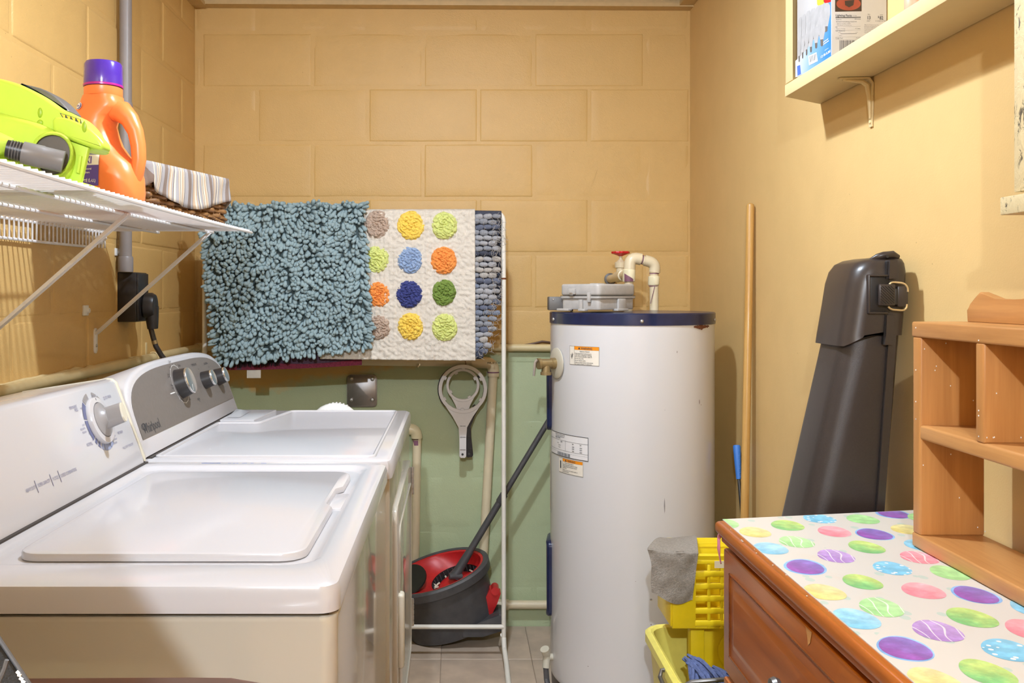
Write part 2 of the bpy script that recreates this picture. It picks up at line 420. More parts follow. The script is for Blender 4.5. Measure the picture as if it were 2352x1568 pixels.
# downlight above the frame, and an unseen rear lamp added for fill
t = thing('ceiling_downlight', (LAMP[0], LAMP[1], CE), 'small round white ceiling downlight above the gap beside the dryer', 'lamp')
MB().lathe([(.075, 0), (.075, -.006), (.062, -.016), (.050, -.018)], (LAMP[0], LAMP[1], CE), n=36).build('lamp_bezel', 'white', t)
MB().lathe([(.050, -.016), (.045, -.020), (.01, -.022)], (LAMP[0], LAMP[1], CE), n=36).build('lens', 'bulbglass', t)
t = thing('fill_lamp', (-.17, -1.0, CE), 'unseen fill lamp added behind the camera, shaped as a white ceiling globe', 'lamp')
MB().lathe([(.12, 0), (.12, -.014), (.10, -.022)], (-.17, -1.0, CE), n=36).build('lamp_base', 'white', t)
MB().lathe([(.095, -.020), (.105, -.032), (.10, -.044), (.06, -.055), (.01, -.058)], (-.17, -1.0, CE), n=36).build('globe', 'bulbglass', t)
# ================================================================== washer and dryer
def rrect(x0, y0, x1, y1, r, n=5):
    pts = []
    for cx, cy, a in ((x1-r, y1-r, 0), (x0+r, y1-r, 90), (x0+r, y0+r, 180), (x1-r, y0+r, 270)):
        for i in range(n+1):
            t = radians(a+90*i/n); pts.append((cx+r*cos(t), cy+r*sin(t)))
    return pts
def inset_top(mb, outer, inner, z_rim, z_in, slope=.008, thick=.03, rb=.008):
    """slab with rounded outer edge and a sunken panel (outer/inner polygons, same count, ccw)"""
    def off(poly, d):
        cx = sum(p[0] for p in poly)/len(poly); cy = sum(p[1] for p in poly)/len(poly)
        n = len(poly); out = []
        for i in range(n):
            a = Vector((*poly[i-1], 0)); b = Vector((*poly[i], 0)); c = Vector((*poly[(i+1) % n], 0))
            e1 = (b-a); e2 = (c-b)
            n1 = Vector((-e1.y, e1.x, 0)).normalized() if e1.length > 1e-7 else Vector(); n2 = Vector((-e2.y, e2.x, 0)).normalized() if e2.length > 1e-7 else Vector()
            m = n1+n2
            if m.length < 1e-6: m = n1
            m.normalize(); k = max(.35, m.dot(n1)) if n1.length else 1
            out.append((b.x+m.x*d/k, b.y+m.y*d/k))
        return out
    rr = [(outer, z_rim-thick), (outer, z_rim-rb), (off(outer, rb*.3), z_rim-rb*.3), (off(outer, rb), z_rim)]
    if inner:
        rr += [(off(inner, -slope*.4), z_rim), (inner, z_rim-.0006), (off(inner, slope*.55), (z_rim+z_in)/2), (off(inner, slope), z_in+.0004), (off(inner, slope*1.4), z_in)]
    mb.rings([[Vector((x, y, z)) for x, y in poly] for poly, z in rr], cap0=True, cap1=True)
TOP = .914
# ---- washer
WX0, WX1, WY0, WY1 = -.80, -.127, .977, 1.682
wsh = thing('washing_machine', ((WX0+WX1)/2, (WY0+WY1)/2, 0), 'white top-load washing machine nearest the camera, with one large dial on its console', 'washer')
mb = MB(); mb.prism(rrect(WX0+.004, WY0+.003, WX1-.003, WY1-.003, .018), (0, 0, .02+.43), (1, 0, 0), (0, 1, 0), .857, .006); mb.build('cabinet', 'enamel_shaded', wsh)
mb = MB().box((WX0+.02, WY0+.012, .868), (WX1-.012, WY1-.012, TOP-.03)).build('gap', 'shadowgap', wsh)
for x, y in ((WX0+.06, WY0+.05), (WX1-.06, WY0+.05), (WX0+.06, WY1-.05), (WX1-.06, WY1-.05)):
    MB().lathe([(.02, 0), (.02, .012), (.009, .014), (.009, .03)], (x, y, 0)).build('levelling_foot', 'blackp', wsh)
mb = MB()
inset_top(mb, rrect(WX0, WY0, WX1, WY1, .022), rrect(-.565, WY0+.075, WX1-.034, WY1-.028, .035), TOP, TOP-.007, .010, .031, .010)
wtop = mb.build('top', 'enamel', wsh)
mb = MB(); LX0, LX1, LY0, LY1 = -.527, -.181, 1.082, 1.580
# lid: rounded slab with a finger notch in its right edge
nc = 1.40
pl = rrect(LX0, LY0, LX1, LY1, .03)
pl2 = []
for i, p in enumerate(pl):
    pl2.append(p)
    q = pl[(i+1) % len(pl)]
    if abs(p[0]-LX1) < 1e-6 and abs(q[0]-LX1) < 1e-6 and abs(p[1]-q[1]) > .2:
        s_ = 1 if q[1] > p[1] else -1
        for dy, dx in ((-.075, 0), (-.055, -.010), (.045, -.010), (.06, 0)): pl2.append((LX1+dx, nc+dy*s_))
inset_top(mb, pl2, None, TOP+.004, 0, thick=.010, rb=.005)
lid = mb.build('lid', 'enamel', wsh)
MB().box((LX1-.012, nc-.055, TOP-.008), (LX1+.010, nc+.045, TOP-.0055), .001).build('finger_recess', 'enamel', lid)
# console: sloping panel
A = Vector((-.575, 0, .917)); B = Vector((-.628, 0, 1.068))
def console_prof(A, B): return [(A.x+.004, A.z), (A.x+.002, A.z+.010), (A.x-.004, A.z+.024), (B.x+.004, B.z-.006), (B.x-.004, B.z), (B.x-.012, B.z+.001), (-.795, 1.045), (-.80, 1.03), (-.80, .916)]
def extrude_y(mb, prof, y0, y1, bev=.006):
    mb.prism([(x, z) for x, z in prof], (0, (y0+y1)/2, 0), (1, 0, 0), (0, 0, 1), y1-y0, bev, 3)
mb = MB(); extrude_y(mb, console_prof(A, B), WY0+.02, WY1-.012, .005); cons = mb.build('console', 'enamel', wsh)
mb = MB(); extrude_y(mb, [(x+(.0008 if i < 5 else 0), z+.0008) for i, (x, z) in enumerate(console_prof(A, B))], WY1-.013, WY1-.003, .003); mb.build('console_end_cap', 'bisque', cons)
MB().box((A.x-.10, WY0+.03, .9135), (A.x+.008, WY1-.004, .9165)).build('console_gap', 'shadowgap', cons)
PA = Vector((A.x-.004, 0, A.z+.024)); PB = Vector((B.x+.004, 0, B.z-.006)); UP = (PB-PA).normalized(); NR = Vector((0, 1, 0)).cross(UP).normalized()
def wfn(e=.0005):
    o = PA+NR*e
    return lambda u, v: o+Vector((0, 1, 0))*u+UP*v       # u = world Y, v = up the panel
def on_plane(px, py, PA, NR):
    d = Vector(((px-VX)/FP, 1, -(py-VY)/FP)); o = Vector((0, 0, EYE)); t = (PA-o).dot(NR)/d.dot(NR); return o+d*t
def uv(px, py): q = on_plane(px, py, PA, NR); return q.y, (q-PA).dot(UP)
ku, kv = uv(226, 967)
ctr = PA+Vector((0, 1, 0))*ku+UP*kv
# dial scale segments
fn = wfn(.0006); R0, R1 = .040, .0515
for a0, a1, m_ in ((100, 128, 'knobgrey'), (60, 78, 'knobgrey'), (20, 56, 'knobgrey'), (132, 168, 'dialblue'), (171, 212, 'dialblue'), (216, 224, 'dialblue'), (228, 236, 'dialblue'), (243, 252, 'dialpale'), (255, 282, 'dialpale'), (285, 300, 'dialpale'), (302, 332, 'knobgrey'), (335, 348, 'knobgrey')):
    n = 6; vs = []; fs = []
    for i in range(n+1):
        a = radians(a0+(a1-a0)*i/n)
        vs += [fn(ku+R0*cos(a), kv+R0*sin(a)), fn(ku+R1*cos(a), kv+R1*sin(a))]
    MB().raw(vs, [(2*i, 2*i+1, 2*i+3, 2*i+2) for i in range(n)]).build('dial_segment', m_, cons)
dial = MB().lathe([(.041, 0), (.0415, .004), (.040, .0075), (.031, .0085), (.030, .006)], ctr, NR, 40).build('dial', 'enamel', wsh)
MB().lathe([(.0300, .0055), (.0295, .0095), (.025, .0115), (.018, .014), (.0135, .020)], ctr, NR, 32).build('dial_hub', 'knobgrey', dial)
ang = radians(18); U = (UP*cos(ang)+Vector((0, 1, 0))*sin(ang)); V = NR.cross(U)
def grip(mb, h0, h1, a, b, a1=None, b1=None):
    rr = []
    for h, aa, bb in ((h0, a, b), (h1, a1 or a, b1 or b)):
        rr.append([ctr+NR*h+U*(aa*cos(t)*(abs(cos(t))**-.35 if abs(cos(t)) > .05 else 1))*.92+V*(bb*sin(t)) for t in [2*pi*i/24 for i in range(24)]])
    mb.rings(rr)
mb = MB(); grip(mb, .012, .044, .0205, .0095, .019, .0085); mb.build('dial_grip', 'knobgrey', dial)
mb = MB(); grip(mb, .0435, .0465, .019, .0086, .018, .0078); mb.build('dial_cap', 'bisque', dial)
mb = MB(); put2d(mb, rect2d(ku-.0006+.002, kv+.0345, ku+.0006+.002, kv+.0385), wfn(.0082)); mb.build('pointer_mark', 'ink', dial)
mb = MB(); fn = wfn(.0006)
def wt(s, px, py, size, al='LEFT', sx=.68):
    size *= .86; mb = MB(); u, v = uv(px, py); put2d(mb, text2d(s, size, al, 0, sx), fn, u, v); mb.build('lettering', 'inkpurple', cons)
for s_, px, py, sz in (('PERMANENT', 160, 941, .0085), ('PRESS', 172, 946, .0085), ('QUICK WASH', 238, 918, .0095), ('OFF', 198, 917, .006), ('SPIN', 193, 921, .005), ('8 REGULAR', 211, 912, .0055), ('6 LIGHT', 217, 917, .005), ('RINSE', 236, 931, .005), ('RINSE', 185, 940, .005),
    ('LIGHT 6', 189, 979, .0055), ('REG./LIGHT 8', 185, 989, .0055), ('REGULAR 10', 190, 996, .0055), ('OFF', 204, 999, .006), ('SPIN', 212, 1013, .005), ('NORMAL', 200, 1026, .0095), ('RINSE', 231, 1030, .005), ('LIGHT 6', 250, 1030, .005), ('14 REGULAR', 260, 1021, .0055), ('18 HEAVY', 263, 1011, .005), ('OFF', 263, 1003, .005), ('PRE WASH', 271, 998, .0085), ('PULL START / PUSH STOP', 283, 1032, .0075),
    ('HEAVY DUTY', 60, 1132, .0085), ('SUPER CAPACITY', 88, 1119, .0085), ('9 CYCLE', 122, 1104, .0085), ('3 SPEED COMBINATIONS', 140, 1097, .0085)):
    wt(s_, px, py, sz)
for px, py in ((85, 1122), (119.5, 1107), (138, 1098)):
    mb = MB(); u, v = uv(px, py); put2d(mb, rect2d(u-.0008, v-.006, u+.0008, v+.012), fn); mb.build('divider_mark', 'inkpurple', cons)
# ---- dryer
DX0, DX1, DY0, DY1 = -.80, -.1225, 1.700, 2.432
dry = thing('clothes_dryer', ((DX0+DX1)/2, (DY0+DY1)/2, 0), 'white clothes dryer with grey arched control panel, between the washer and the back wall', 'dryer')
mb = MB(); mb.prism(rrect(DX0+.004, DY0+.003, DX1-.004, DY1-.003, .018), (0, 0, .02+.43), (1, 0, 0), (0, 1, 0), .857, .006); mb.build('cabinet', 'enamel_shaded', dry)
MB().box((DX0+.02, DY0+.012, .868), (DX1-.014, DY1-.012, TOP-.03)).build('gap', 'shadowgap', dry)
for x, y in ((DX0+.06, DY0+.05), (DX1-.06, DY0+.05), (DX0+.06, DY1-.05), (DX1-.06, DY1-.05)):
    MB().lathe([(.02, 0), (.02, .012), (.009, .014), (.009, .03)], (x, y, 0)).build('levelling_foot', 'blackp', dry)
mb = MB()
inner = [(-.565, DY0+.032), (DX1-.042, DY0+.032), (DX1-.036, DY0+.040), (DX1-.036, DY1-.045), (DX1-.042, DY1-.036), (-.425, DY1-.036), (-.435, DY1-.042), (-.472, 2.185), (-.482, 2.178), (-.565, 2.178), (-.57, 2.172), (-.57, DY0+.038)]
outer = rrect(DX0, DY0, DX1, DY1, .02, 2)
# same vertex count for both outlines, matched by angle
def resample(poly, n, c):
    P2 = poly+[poly[0]]; L = [0]
    for a, b in zip(P2, P2[1:]): L.append(L[-1]+math.dist(a, b))
    out = []
    for i in range(n):
        s_ = L[-1]*i/n; k = max(j for j in range(len(L)-1) if L[j] <= s_); t = (s_-L[k])/max(1e-9, L[k+1]-L[k])
        out.append((P2[k][0]+(P2[k+1][0]-P2[k][0])*t, P2[k][1]+(P2[k+1][1]-P2[k][1])*t))
    return out
MB2 = MB()
# rim slab
inset_top(MB2, outer, None, TOP, 0, thick=.036, rb=.010)
dtop = MB2.build('top', 'enamel', dry)
# raised border around the sunken panel: ridge following the panel outline
rid = [Vector((x, y, TOP+.0003)) for x, y in inner]
def fillet(pts, r, n=4):
    out = []; k = len(pts)
    for i in range(k):
        a, b, c = pts[i-1], pts[i], pts[(i+1) % k]; d1 = (a-b); d2 = (c-b); q = min(r, d1.length*.45, d2.length*.45)
        p0 = b+d1.normalized()*q; p1 = b+d2.normalized()*q
        for j in range(n+1):
            t = j/n; out.append(p0*(1-t)**2+b*2*t*(1-t)+p1*t*t)
    return out
mb = MB(); mb.tube(fillet(rid, .012), .0042, 8, closed=True)
mb.build('panel_ridge', 'enamel', dtop)
# lint filter lid
ll = MB(); ll.prism([(-.575, 2.215), (-.492, 2.215), (-.476, 2.405), (-.575, 2.405)], (0, 0, TOP+.0015), (1, 0, 0), (0, 1, 0), .006, .0015)
lint = ll.build('lint_filter_lid', 'enamel', dry)
mb = MB(); mb.raw([(-.565, 2.25, TOP+.0052), (-.535, 2.25, TOP+.0052), (-.535, 2.36, TOP+.0052), (-.565, 2.36, TOP+.0052), (-.55, 2.33, TOP+.0147), (-.565, 2.34, TOP+.0147)], [(0, 1, 4, 5), (1, 2, 4), (2, 3, 5, 4), (3, 0, 5)]); mb.build('finger_pull', 'enamel', lint)
# console with arched top
CA = Vector((-.580, 0, .917)); CB = Vector((-.640, 0, 1.085)); CU = (CB-CA).normalized(); CN = Vector((0, 1, 0)).cross(CU).normalized()
H = (CB-CA).length
def arch(inset, n=30):
    y0 = DY0+.004+inset; y1 = DY1-.004-inset; W = y1-y0; hs = .092; pts = [(y0, inset*.2), (y0-.0, hs*.5)]
    for i in range(n+1):
        t = pi-pi*i/n; cx = (y0+y1)/2
        ex = cos(t); ez = sin(t)
        sx_ = math.copysign(abs(ex)**.55, ex); sz_ = ez**.62 if ez > 0 else 0
        pts.append((cx+sx_*W/2, hs*.62+(H-inset-hs*.62)*sz_))
    pts += [(y1, hs*.5), (y1, inset*.2)]
    return pts
mb = MB()
def cpt(u, v, d): return CA+Vector((0, 1, 0))*u+CU*v+CN*d
rr = []
for ins, d in ((.0, -.13), (.0, -.008), (.003, -.002), (.009, 0)):
    rr.append([cpt(u, v, d) for u, v in arch(ins)])
for q in rr[0]: q.x = max(q.x, -.80)
mb.rings(rr); dcon = mb.build('console', 'enamel', dry, 50)
mb = MB(); a_ = [(u, max(v, .034)) for u, v in arch(.016)]
mb.rings([[cpt(u, v, d) for u, v in a_] for d in (-.001, .0012)]); face = mb.build('control_panel', 'greyface', dry)
MB().box((CA.x-.08, DY0+.02, .9135), (CA.x+.006, DY1-.01, .9165)).build('console_gap', 'shadowgap', dcon)
def uvd(px, py): q = on_plane(px, py, CA, CN); return q.y, (q-CA).dot(CU)
def knob(px, py, r, h, big):
    u, v = uvd(px, py); c = cpt(u, v, .001)
    k = MB().lathe([(r*1.12, 0), (r*1.1, h*.15), (r, h*.85), (r*.98, h)], c, CN, 36).build('knob', 'blackp', dry)
    MB().lathe([(r*.99, h-.002), (r*1.0, h+.001), (r*.95, h+.0025), (r*.88, h+.0022)], c, CN, 36).build('knob_ring', 'chrome', k)
    MB().lathe([(r*.89, h), (r*.89, h+.0018)], c, CN, 36).build('knob_face', 'greyface', k)
    if big: 
        m2 = MB(); f_ = lambda a, b: cpt(u+a, v+b, h+.0034); put2d(m2, rect2d(-.001, -r*.86, .001, -r*.35), f_, 0, 0, radians(-25)); m2.build('pointer_mark', 'whitepaint', k)
    return u, v
ku2, kv2 = knob(411, 882, .030, .026, True)
knob(467, 874, .0195, .024, False); knob(497, 867, .0195, .024, False)
mb = MB(); f_ = lambda a, b: cpt(a, b, .0016)
n = 60
mb.raw([f_(ku2+r_*cos(2*pi*i/n), kv2+r_*sin(2*pi*i/n)) for i in range(n) for r_ in (.0435, .0445)], [(2*i, 2*i+1, (2*i+3) % (2*n), (2*i+2) % (2*n)) for i in range(n)])
for a in range(0, 360, 24): put2d(mb, rect2d(.0445, -.0005, .048, .0005), lambda x, y: f_(ku2+x, kv2+y), 0, 0, radians(a+7))
u, v = uvd(390, 905); put2d(mb, rect2d(u, v-.001, u+.030, v+.0015), f_)
mb.build('dial_ring', 'whitepaint', face)
mb = MB()
def dt(s, px, py, size, sx=.75, al='CENTER'):
    mb = MB(); u, v = uvd(px, py); put2d(mb, text2d(s, size, al, 0, sx), f_, u, v); mb.build('lettering', 'ink', face)
for s_, px, py, sz in (('Timed', 389, 833, .008), ('Dry', 390, 846, .007), ('Heavy', 386, 862, .007), ('Normal', 387, 867, .006), ('Normal', 394, 886, .006), ('Casual', 396, 893, .006), ('Delicate', 409, 908, .007), ('Automatic', 417, 918, .0085), ('Dry', 420, 922, .007), ('Less', 429, 920, .006), ('More', 436, 919, .006), ('Fluff Air', 456, 919, .0085), ('Off', 458, 923, .006), ('Timed', 411, 842, .009), ('TEMPERATURE', 445, 840, .008), ('Low', 455, 849, .006), ('END SIGNAL', 472, 837, .008), ('Off', 479, 845, .006)):
    dt(s_, px, py, sz)
mb = MB(); u, v = uvd(331, 997); put2d(mb, text2d('Whirlpool', .027, 'LEFT', .012, .85), f_, u, v)
u, v = uvd(327, 981); n = 24
for cx, cy, ra, rb, t in ((0, 0, .012, .0065, .0018), (.002, -.001, .008, .008, .0014)):
    mb.raw([f_(u+.004+cx+(ra-k*t)*cos(2*pi*i/n), v+cy+(rb-k*t)*sin(2*pi*i/n)) for i in range(n) for k in (0, 1)], [(2*i, 2*i+1, (2*i+3) % (2*n), (2*i+2) % (2*n)) for i in range(n)])
mb.build('logo', 'ink', face)
# dryer door on the right-hand side
mb = MB(); mb.prism(rrect(DY0+.10, .28, DY1-.075, .80, .03), (DX1-.0005, 0, 0), (0, 1, 0), (0, 0, 1), .010, .004); door = mb.build('door', 'enamel_shaded', dry)
mb = MB(); mb.tube([Vector((DX1+.006, y_, z_)) for y_, z_ in rrect(DY0+.15, .33, DY1-.12, .75, .03)], .0018, 6, closed=True); mb.build('door_ridge', 'enamel_shaded', door)
mb = MB(); mb.box((DX1+.002, DY0+.135, .47), (DX1+.016, DY0+.165, .62), .006, 3); mb.build('door_handle', 'bisque', door)
for z in (.74, .40):
    h = MB(); h.cyl((DX1+.006, DY1-.066, z-.035), (DX1+.006, DY1-.066, z+.035), .0045, n=12)
    for i in range(5): h.lathe([(.0052, 0), (.0052, .010)], (DX1+.006, DY1-.066, z-.033+i*.014))
    h.build('hinge', 'steel', dry)
# scuffs left by a blue pen on the dryer's near edge
mb = MB(); r = random.Random(3)
for i in range(26):
    x = -.455+abs(r.gauss(0, .05)); w_ = r.uniform(.002, .010); z = TOP-.006-.0005*r.randrange(3)
    mb.box((x, DY0-.0008, z), (x+w_, DY0+.0002, z+.0012))
mb.box((-.475, DY0-.0008, TOP-.0055), (-.44, DY0+.0002, TOP-.0045)); mb.build('pen_scuff', 'labelblue', dtop)
# white vent hose behind the dryer
t = MB(); p = [P(738+i*8, 941-13*sin(pi*i/8)**.7, 2.62) for i in range(9)]
hose = MB(); hose.tube([Vector((p[0].x+.012*k if False else q.x, q.y, q.z-.018)) for k, q in enumerate(p)], .022, 12)
for q in p[1:-1]: hose.tube([q+Vector((.002, 0, -.018)), q+Vector((.006, 0, -.018))], .0245, 12)
hose.tube([p[0]+Vector((0, 0, -.018)), p[0]+Vector((-.02, 0, -.2)), p[0]+Vector((-.02, 0, -.91))], .022, 12)
hose.tube([p[-1]+Vector((0, 0, -.018)), p[-1]+Vector((.01, 0, -.2)), p[-1]+Vector((.01, 0, -.91))], .022, 12)
tag(hose.build('vent_hose', 'whitepaint'), 'white ribbed vent hose just showing behind the dryer top', 'hose')
# ================================================================== left wall: pipes, outlet, wire shelf and what stands on it
def arc_pts(a, b, c, r, n=6):
    """polyline a-b-c with rounded corner at b"""
    a, b, c = Vector(a), Vector(b), Vector(c); p0 = b+(a-b).normalized()*r; p1 = b+(c-b).normalized()*r
    return [p0*(1-t)**2+b*2*t*(1-t)+p1*t*t for t in [i/n for i in range(n+1)]]
# painted water pipe round the corner
PZ = 1.022
wp = thing('water_pipe', (XL+.03, 2.4, PZ-.02), 'cream painted water pipe running along the left wall and on behind the drying rack', 'pipe')
path = [(XL+.024, .9, PZ-.002), (XL+.024, 2.0, PZ), (XL+.024, 2.9, PZ+.004)]+arc_pts((XL+.024, 2.9, PZ+.004), (XL+.024, YB-.024, PZ+.004), (0, YB-.024, PZ+.004), .03)+[(-.4, YB-.024, PZ+.004), (.1, YB-.024, PZ+.004), (.36, YB-.024, PZ+.002)]
MB().tube(path, .0135, 14).build('pipe_run', 'creampipe', wp)
MB().tube(arc_pts((XL+.024, YB-.07, PZ+.004), (XL+.024, YB-.024, PZ+.004), (XL+.07, YB-.024, PZ+.004), .028, 8), .0175, 14).build('elbow', 'creampipe', wp)
for y in (2.83,):
    m = MB(); m.tube([Vector((XL+.024+.016*cos(a), y, PZ+.004+.016*sin(a))) for a in [radians(-100+i*20) for i in range(12)]], .0025, 6); m.box((XL, y-.006, PZ+.012), (XL+.004, y+.006, PZ+.05), .001); m.build('pipe_strap', 'creampipe', wp)
m = MB(); rr_ = random.Random(5)
m.tube([(XL+.008, 1.3+i*.03, PZ+.008+.004*noise.noise(Vector((i*.35, 0, 2)))+.003*noise.noise(Vector((i*.9, 4, 2)))) for i in range(50)], [.0065+.004*noise.noise(Vector((i*.5, 7, 1))) for i in range(50)], 8)
m.build('caulk_bead', 'creampipe', wp)
# grey electrical conduit
cx, cy = -.938, 2.587
cd = thing('electrical_conduit', (cx, cy, 1.284), 'grey plastic conduit running straight up the left wall from the black outlet', 'conduit')
MB().tube([(cx, cy, 1.29), (cx, cy, CE)], .0172, 18).build('conduit_pipe', 'conduit', cd)
MB().lathe([(.0205, 0), (.021, .004), (.021, .040), (.0195, .044)], (cx, cy, 1.2845), n=20).build('coupling', 'conduit', cd)
MB().lathe([(.0185, 0), (.0195, .03), (.0185, .034)], (cx, cy, 1.73), n=20).build('coupling', 'conduit', cd)
# black outlet box, dryer plug and cord
ob = thing('outlet_box', (-.937, 2.635, 1.143), 'black surface-mounted outlet box at the foot of the grey conduit', 'outlet')
MB().box((XL+.002, 2.590, 1.143), (-.909, 2.680, 1.284), .003).build('box_body', 'blackp', ob)
MB().box((-.910, 2.592, 1.146), (-.904, 2.678, 1.281), .002).build('cover_plate', 'blackp', ob)
pg = thing('power_plug', (-.885, 2.635, 1.12), 'black angled dryer plug pushed into the outlet box, its cord hanging down', 'plug')
m = MB(); m.rings([[Vector((-.9035+d, 2.637+.030*k*cos(t), 1.188+.038*k*sin(t)-(.0 if sin(t) > 0 else 0))) for t in [2*pi*i/24 for i in range(24)]] for d, k in ((0, .85), (.006, 1), (.024, 1), (.033, .86), (.036, .6))]); m.build('plug_body', 'blackp', pg)
m = MB(); m.tube([(-.882, 2.637, 1.185), (-.880, 2.638, 1.15), (-.879, 2.640, 1.122)], [.021, .018, .015], 14); m.build('plug_neck', 'blackp', pg)
cord = [P(346, 752, 2.64), P(352, 775, 2.64), P(358, 795, 2.64), P(370, 815, 2.63), P(385, 835, 2.61), P(398, 860, 2.6), P(405, 930, 2.6)]
MB().tube(cord, .0075, 10).build('cord', 'blackp', pg)
MB().tube([cord[1]+(cord[2]-cord[1])*.35, cord[1]+(cord[2]-cord[1])*.75], .0082, 12).build('cord_tag', 'brass', pg)
# small leftovers screwed to the wall
for px, py, s_, lb in ((196, 713, 1.0, 'small torn white anchor tab left on the wall by the black outlet box'), (267, 579, .8, 'small white wall plug with a chipped halo beside the conduit')):
    Yw = .965*FP/(VX-px); q = P(px, py, Yw); m = MB()
    m.box((XL-.001, q.y-.020*s_, q.z-.013*s_), (XL+.005, q.y+.012*s_, q.z+.014*s_), .002); m.lathe([(.009, 0), (.006, .006), (.003, .006), (.003, .002)], (XL+.004, q.y+.004, q.z), (1, 0, 0), 12)
    tag(m.build('wall_anchor', 'whitepaint'), lb, 'anchor')
# ---- wire shelf
SZ = 1.3835; SY0, SY1, SXF = .86, 2.487, -.559
ws = thing('wire_shelf', (-.76, 1.7, SZ-.05), 'white ventilated wire shelf on the left wall with diagonal braces', 'shelf')
sag = lambda y: SZ-.0+.006*((y-1.6)/.9)**2
ys = [SY0+(SY1-SY0)*i/14 for i in range(15)]
for x, r, dz in ((SXF, .0036, 0), (-.664, .0036, 0), (-.812, .0036, 0), (-.957, .0036, 0), (-.953, .0034, -.043)):
    MB().tube([(x, y, sag(y)+dz) for y in ys if not (dz and y > 2.42)], r, 8).build('shelf_rod', 'wirewhite', ws)
wm = MB(); wm.tube([(SXF-.003, 0, .0052), (-.66, 0, .0050), (-.945, 0, .0050), (-.9515, 0, .0035), (-.9535, 0, -.003), (-.9535, 0, -.043)], .0024, 6); wme = wm.mesh('wire')
y = SY0+.004
while y < SY1: link('wire', wme, 'wirewhite', ws, (0, y, sag(y))); y += .0212
for yb in (1.822, 2.430):
    top = Vector((-.660, yb, sag(yb)-.004)); bot = Vector((XL+.006, yb, 1.118)); d = (bot-top).normalized(); n_ = Vector((0, 1, 0)); w_ = d.cross(n_).normalized()
    m = MB(); L = (bot-top).length
    prof = [(-.0085, .004), (-.0075, -.003), (.0075, -.003), (.0085, .004), (.0065, .004), (.0055, -.001), (-.0055, -.001), (-.0065, .004)]
    m.rings([[top+d*s_+n_*a+w_*b for a, b in prof] for s_ in (-.004, L)])
    br = m.build('brace', 'wirewhite', ws)
    MB().prism(rrect(yb-.0095, 1.065, yb+.0095, 1.132, .009), (XL+.0035, 0, 0), (0, 1, 0), (0, 0, 1), .005, .001).build('brace_foot', 'wirewhite', br)
    MB().lathe([(.0042, 0), (.0038, .002), (.001, .003)], (XL+.006, yb, 1.085), (1, 0, 0), 12).build('screw', 'steel', br)
m = MB(); m.box((XL, 2.44, SZ-.028), (XL+.012, 2.468, SZ-.004), .003); m.tube([(XL+.010, 2.455, SZ-.02), (XL+.022, 2.455, SZ-.012), (XL+.016, 2.455, SZ+.002)], .004, 8); m.build('wall_clip', 'wirewhite', ws)
DECK = SZ+.0085
# ---- lime green cordless blower, lying on its side
BY = 1.50; DEF['egg_lime'] = plain((.36, .56, .03), .4, var=.05)
bl = thing('handheld_blower', (-.68, BY, DECK), 'lime green cordless blower with black side handle on the wire shelf', 'blower')
def chaikin(p, n=2):
    for _ in range(n):
        q = []
        for a, b in zip(p, p[1:]+p[:1]): q += [(a[0]*.78+b[0]*.22, a[1]*.78+b[1]*.22), (a[0]*.22+b[0]*.78, a[1]*.22+b[1]*.78)]
        p = q
    return p
def inset_poly(p, d):
    n = len(p); out = []; A = sum(p[i-1][0]*p[i][1]-p[i][0]*p[i-1][1] for i in range(n)); s_ = 1 if A > 0 else -1
    for i in range(n):
        a, b, c = Vector((*p[i-1], 0)), Vector((*p[i], 0)), Vector((*p[(i+1) % n], 0)); e1 = (b-a).normalized(); e2 = (c-b).normalized()
        m_ = Vector((-e1.y-e2.y, e1.x+e2.x, 0))
        m_ = m_.normalized() if m_.length > 1e-6 else Vector((-e1.y, e1.x, 0)); out.append((b.x+m_.x*d*s_, b.y+m_.y*d*s_))
    return out
def pillow(px, yf, depth, r, mat, name, par, sm=2, steps=4):
    """rounded-edge solid from an image outline at front depth yf (yf is its front plane)"""
    pts = [(lambda v: (v.x, v.z))(P(x, y, yf)) for x, y in px]; pts = chaikin(pts, sm) if sm else pts
    rr = []
    for k in range(steps+1):
        a = pi/2*k/steps; rr.append([Vector((x, yf+r*(1-sin(a)), z)) for x, z in inset_poly(pts, r*(1-cos(a)))][:])
    rr = rr[::1]
    ring = [[Vector((x, yf+r-r*cos(pi/2*k/steps) if False else yf+r*(1-cos(pi/2*k/steps)), z)) for x, z in inset_poly(pts, r*(1-sin(pi/2*k/steps)))] for k in range(steps+1)]
    ring += [[Vector((x, yf+depth, z)) for x, z in pts]]
    m = MB(); m.rings(ring); return m.build(name, mat, par, 50)
Yf = 1.450
pillow([(-190, 205), (-120, 172), (-50, 170), (0, 179), (45, 192), (95, 218), (135, 248), (172, 262), (196, 285), (212, 310), (222, 328), (220, 344), (196, 344), (160, 336), (150, 400), (140, 431), (-190, 431)], Yf, .055, .007, 'greenpl', 'housing', bl)
pillow([(-195, 262), (-100, 235), (-10, 255), (70, 275), (112, 292), (150, 322), (166, 360), (160, 398), (138, 422), (100, 430), (-195, 430)], Yf-.018, .03, .012, 'greenpl', 'side_cover', bl)
pillow([(40, 192), (62, 194), (98, 203), (126, 220), (150, 244), (160, 258), (140, 252), (100, 224), (62, 202)], Yf+.030, .05, .004, 'greydark', 'rear_grille', bl, 1)
pillow([(118, 268), (150, 268), (200, 290), (226, 314), (238, 330), (235, 343), (220, 343), (195, 334), (160, 322), (120, 305)], Yf-.014, .03, .006, 'greenpl', 'battery_rail', bl, 1)
pillow([(158, 322), (204, 338), (184, 424), (150, 416)], Yf-.006, .008, .003, 'greenpl', 'battery_slot', bl, 0)
pillow([(181, 356), (187, 358), (181, 398), (174, 396)], Yf-.011, .010, .0012, 'greenpl', 'slot_rib', bl, 0)
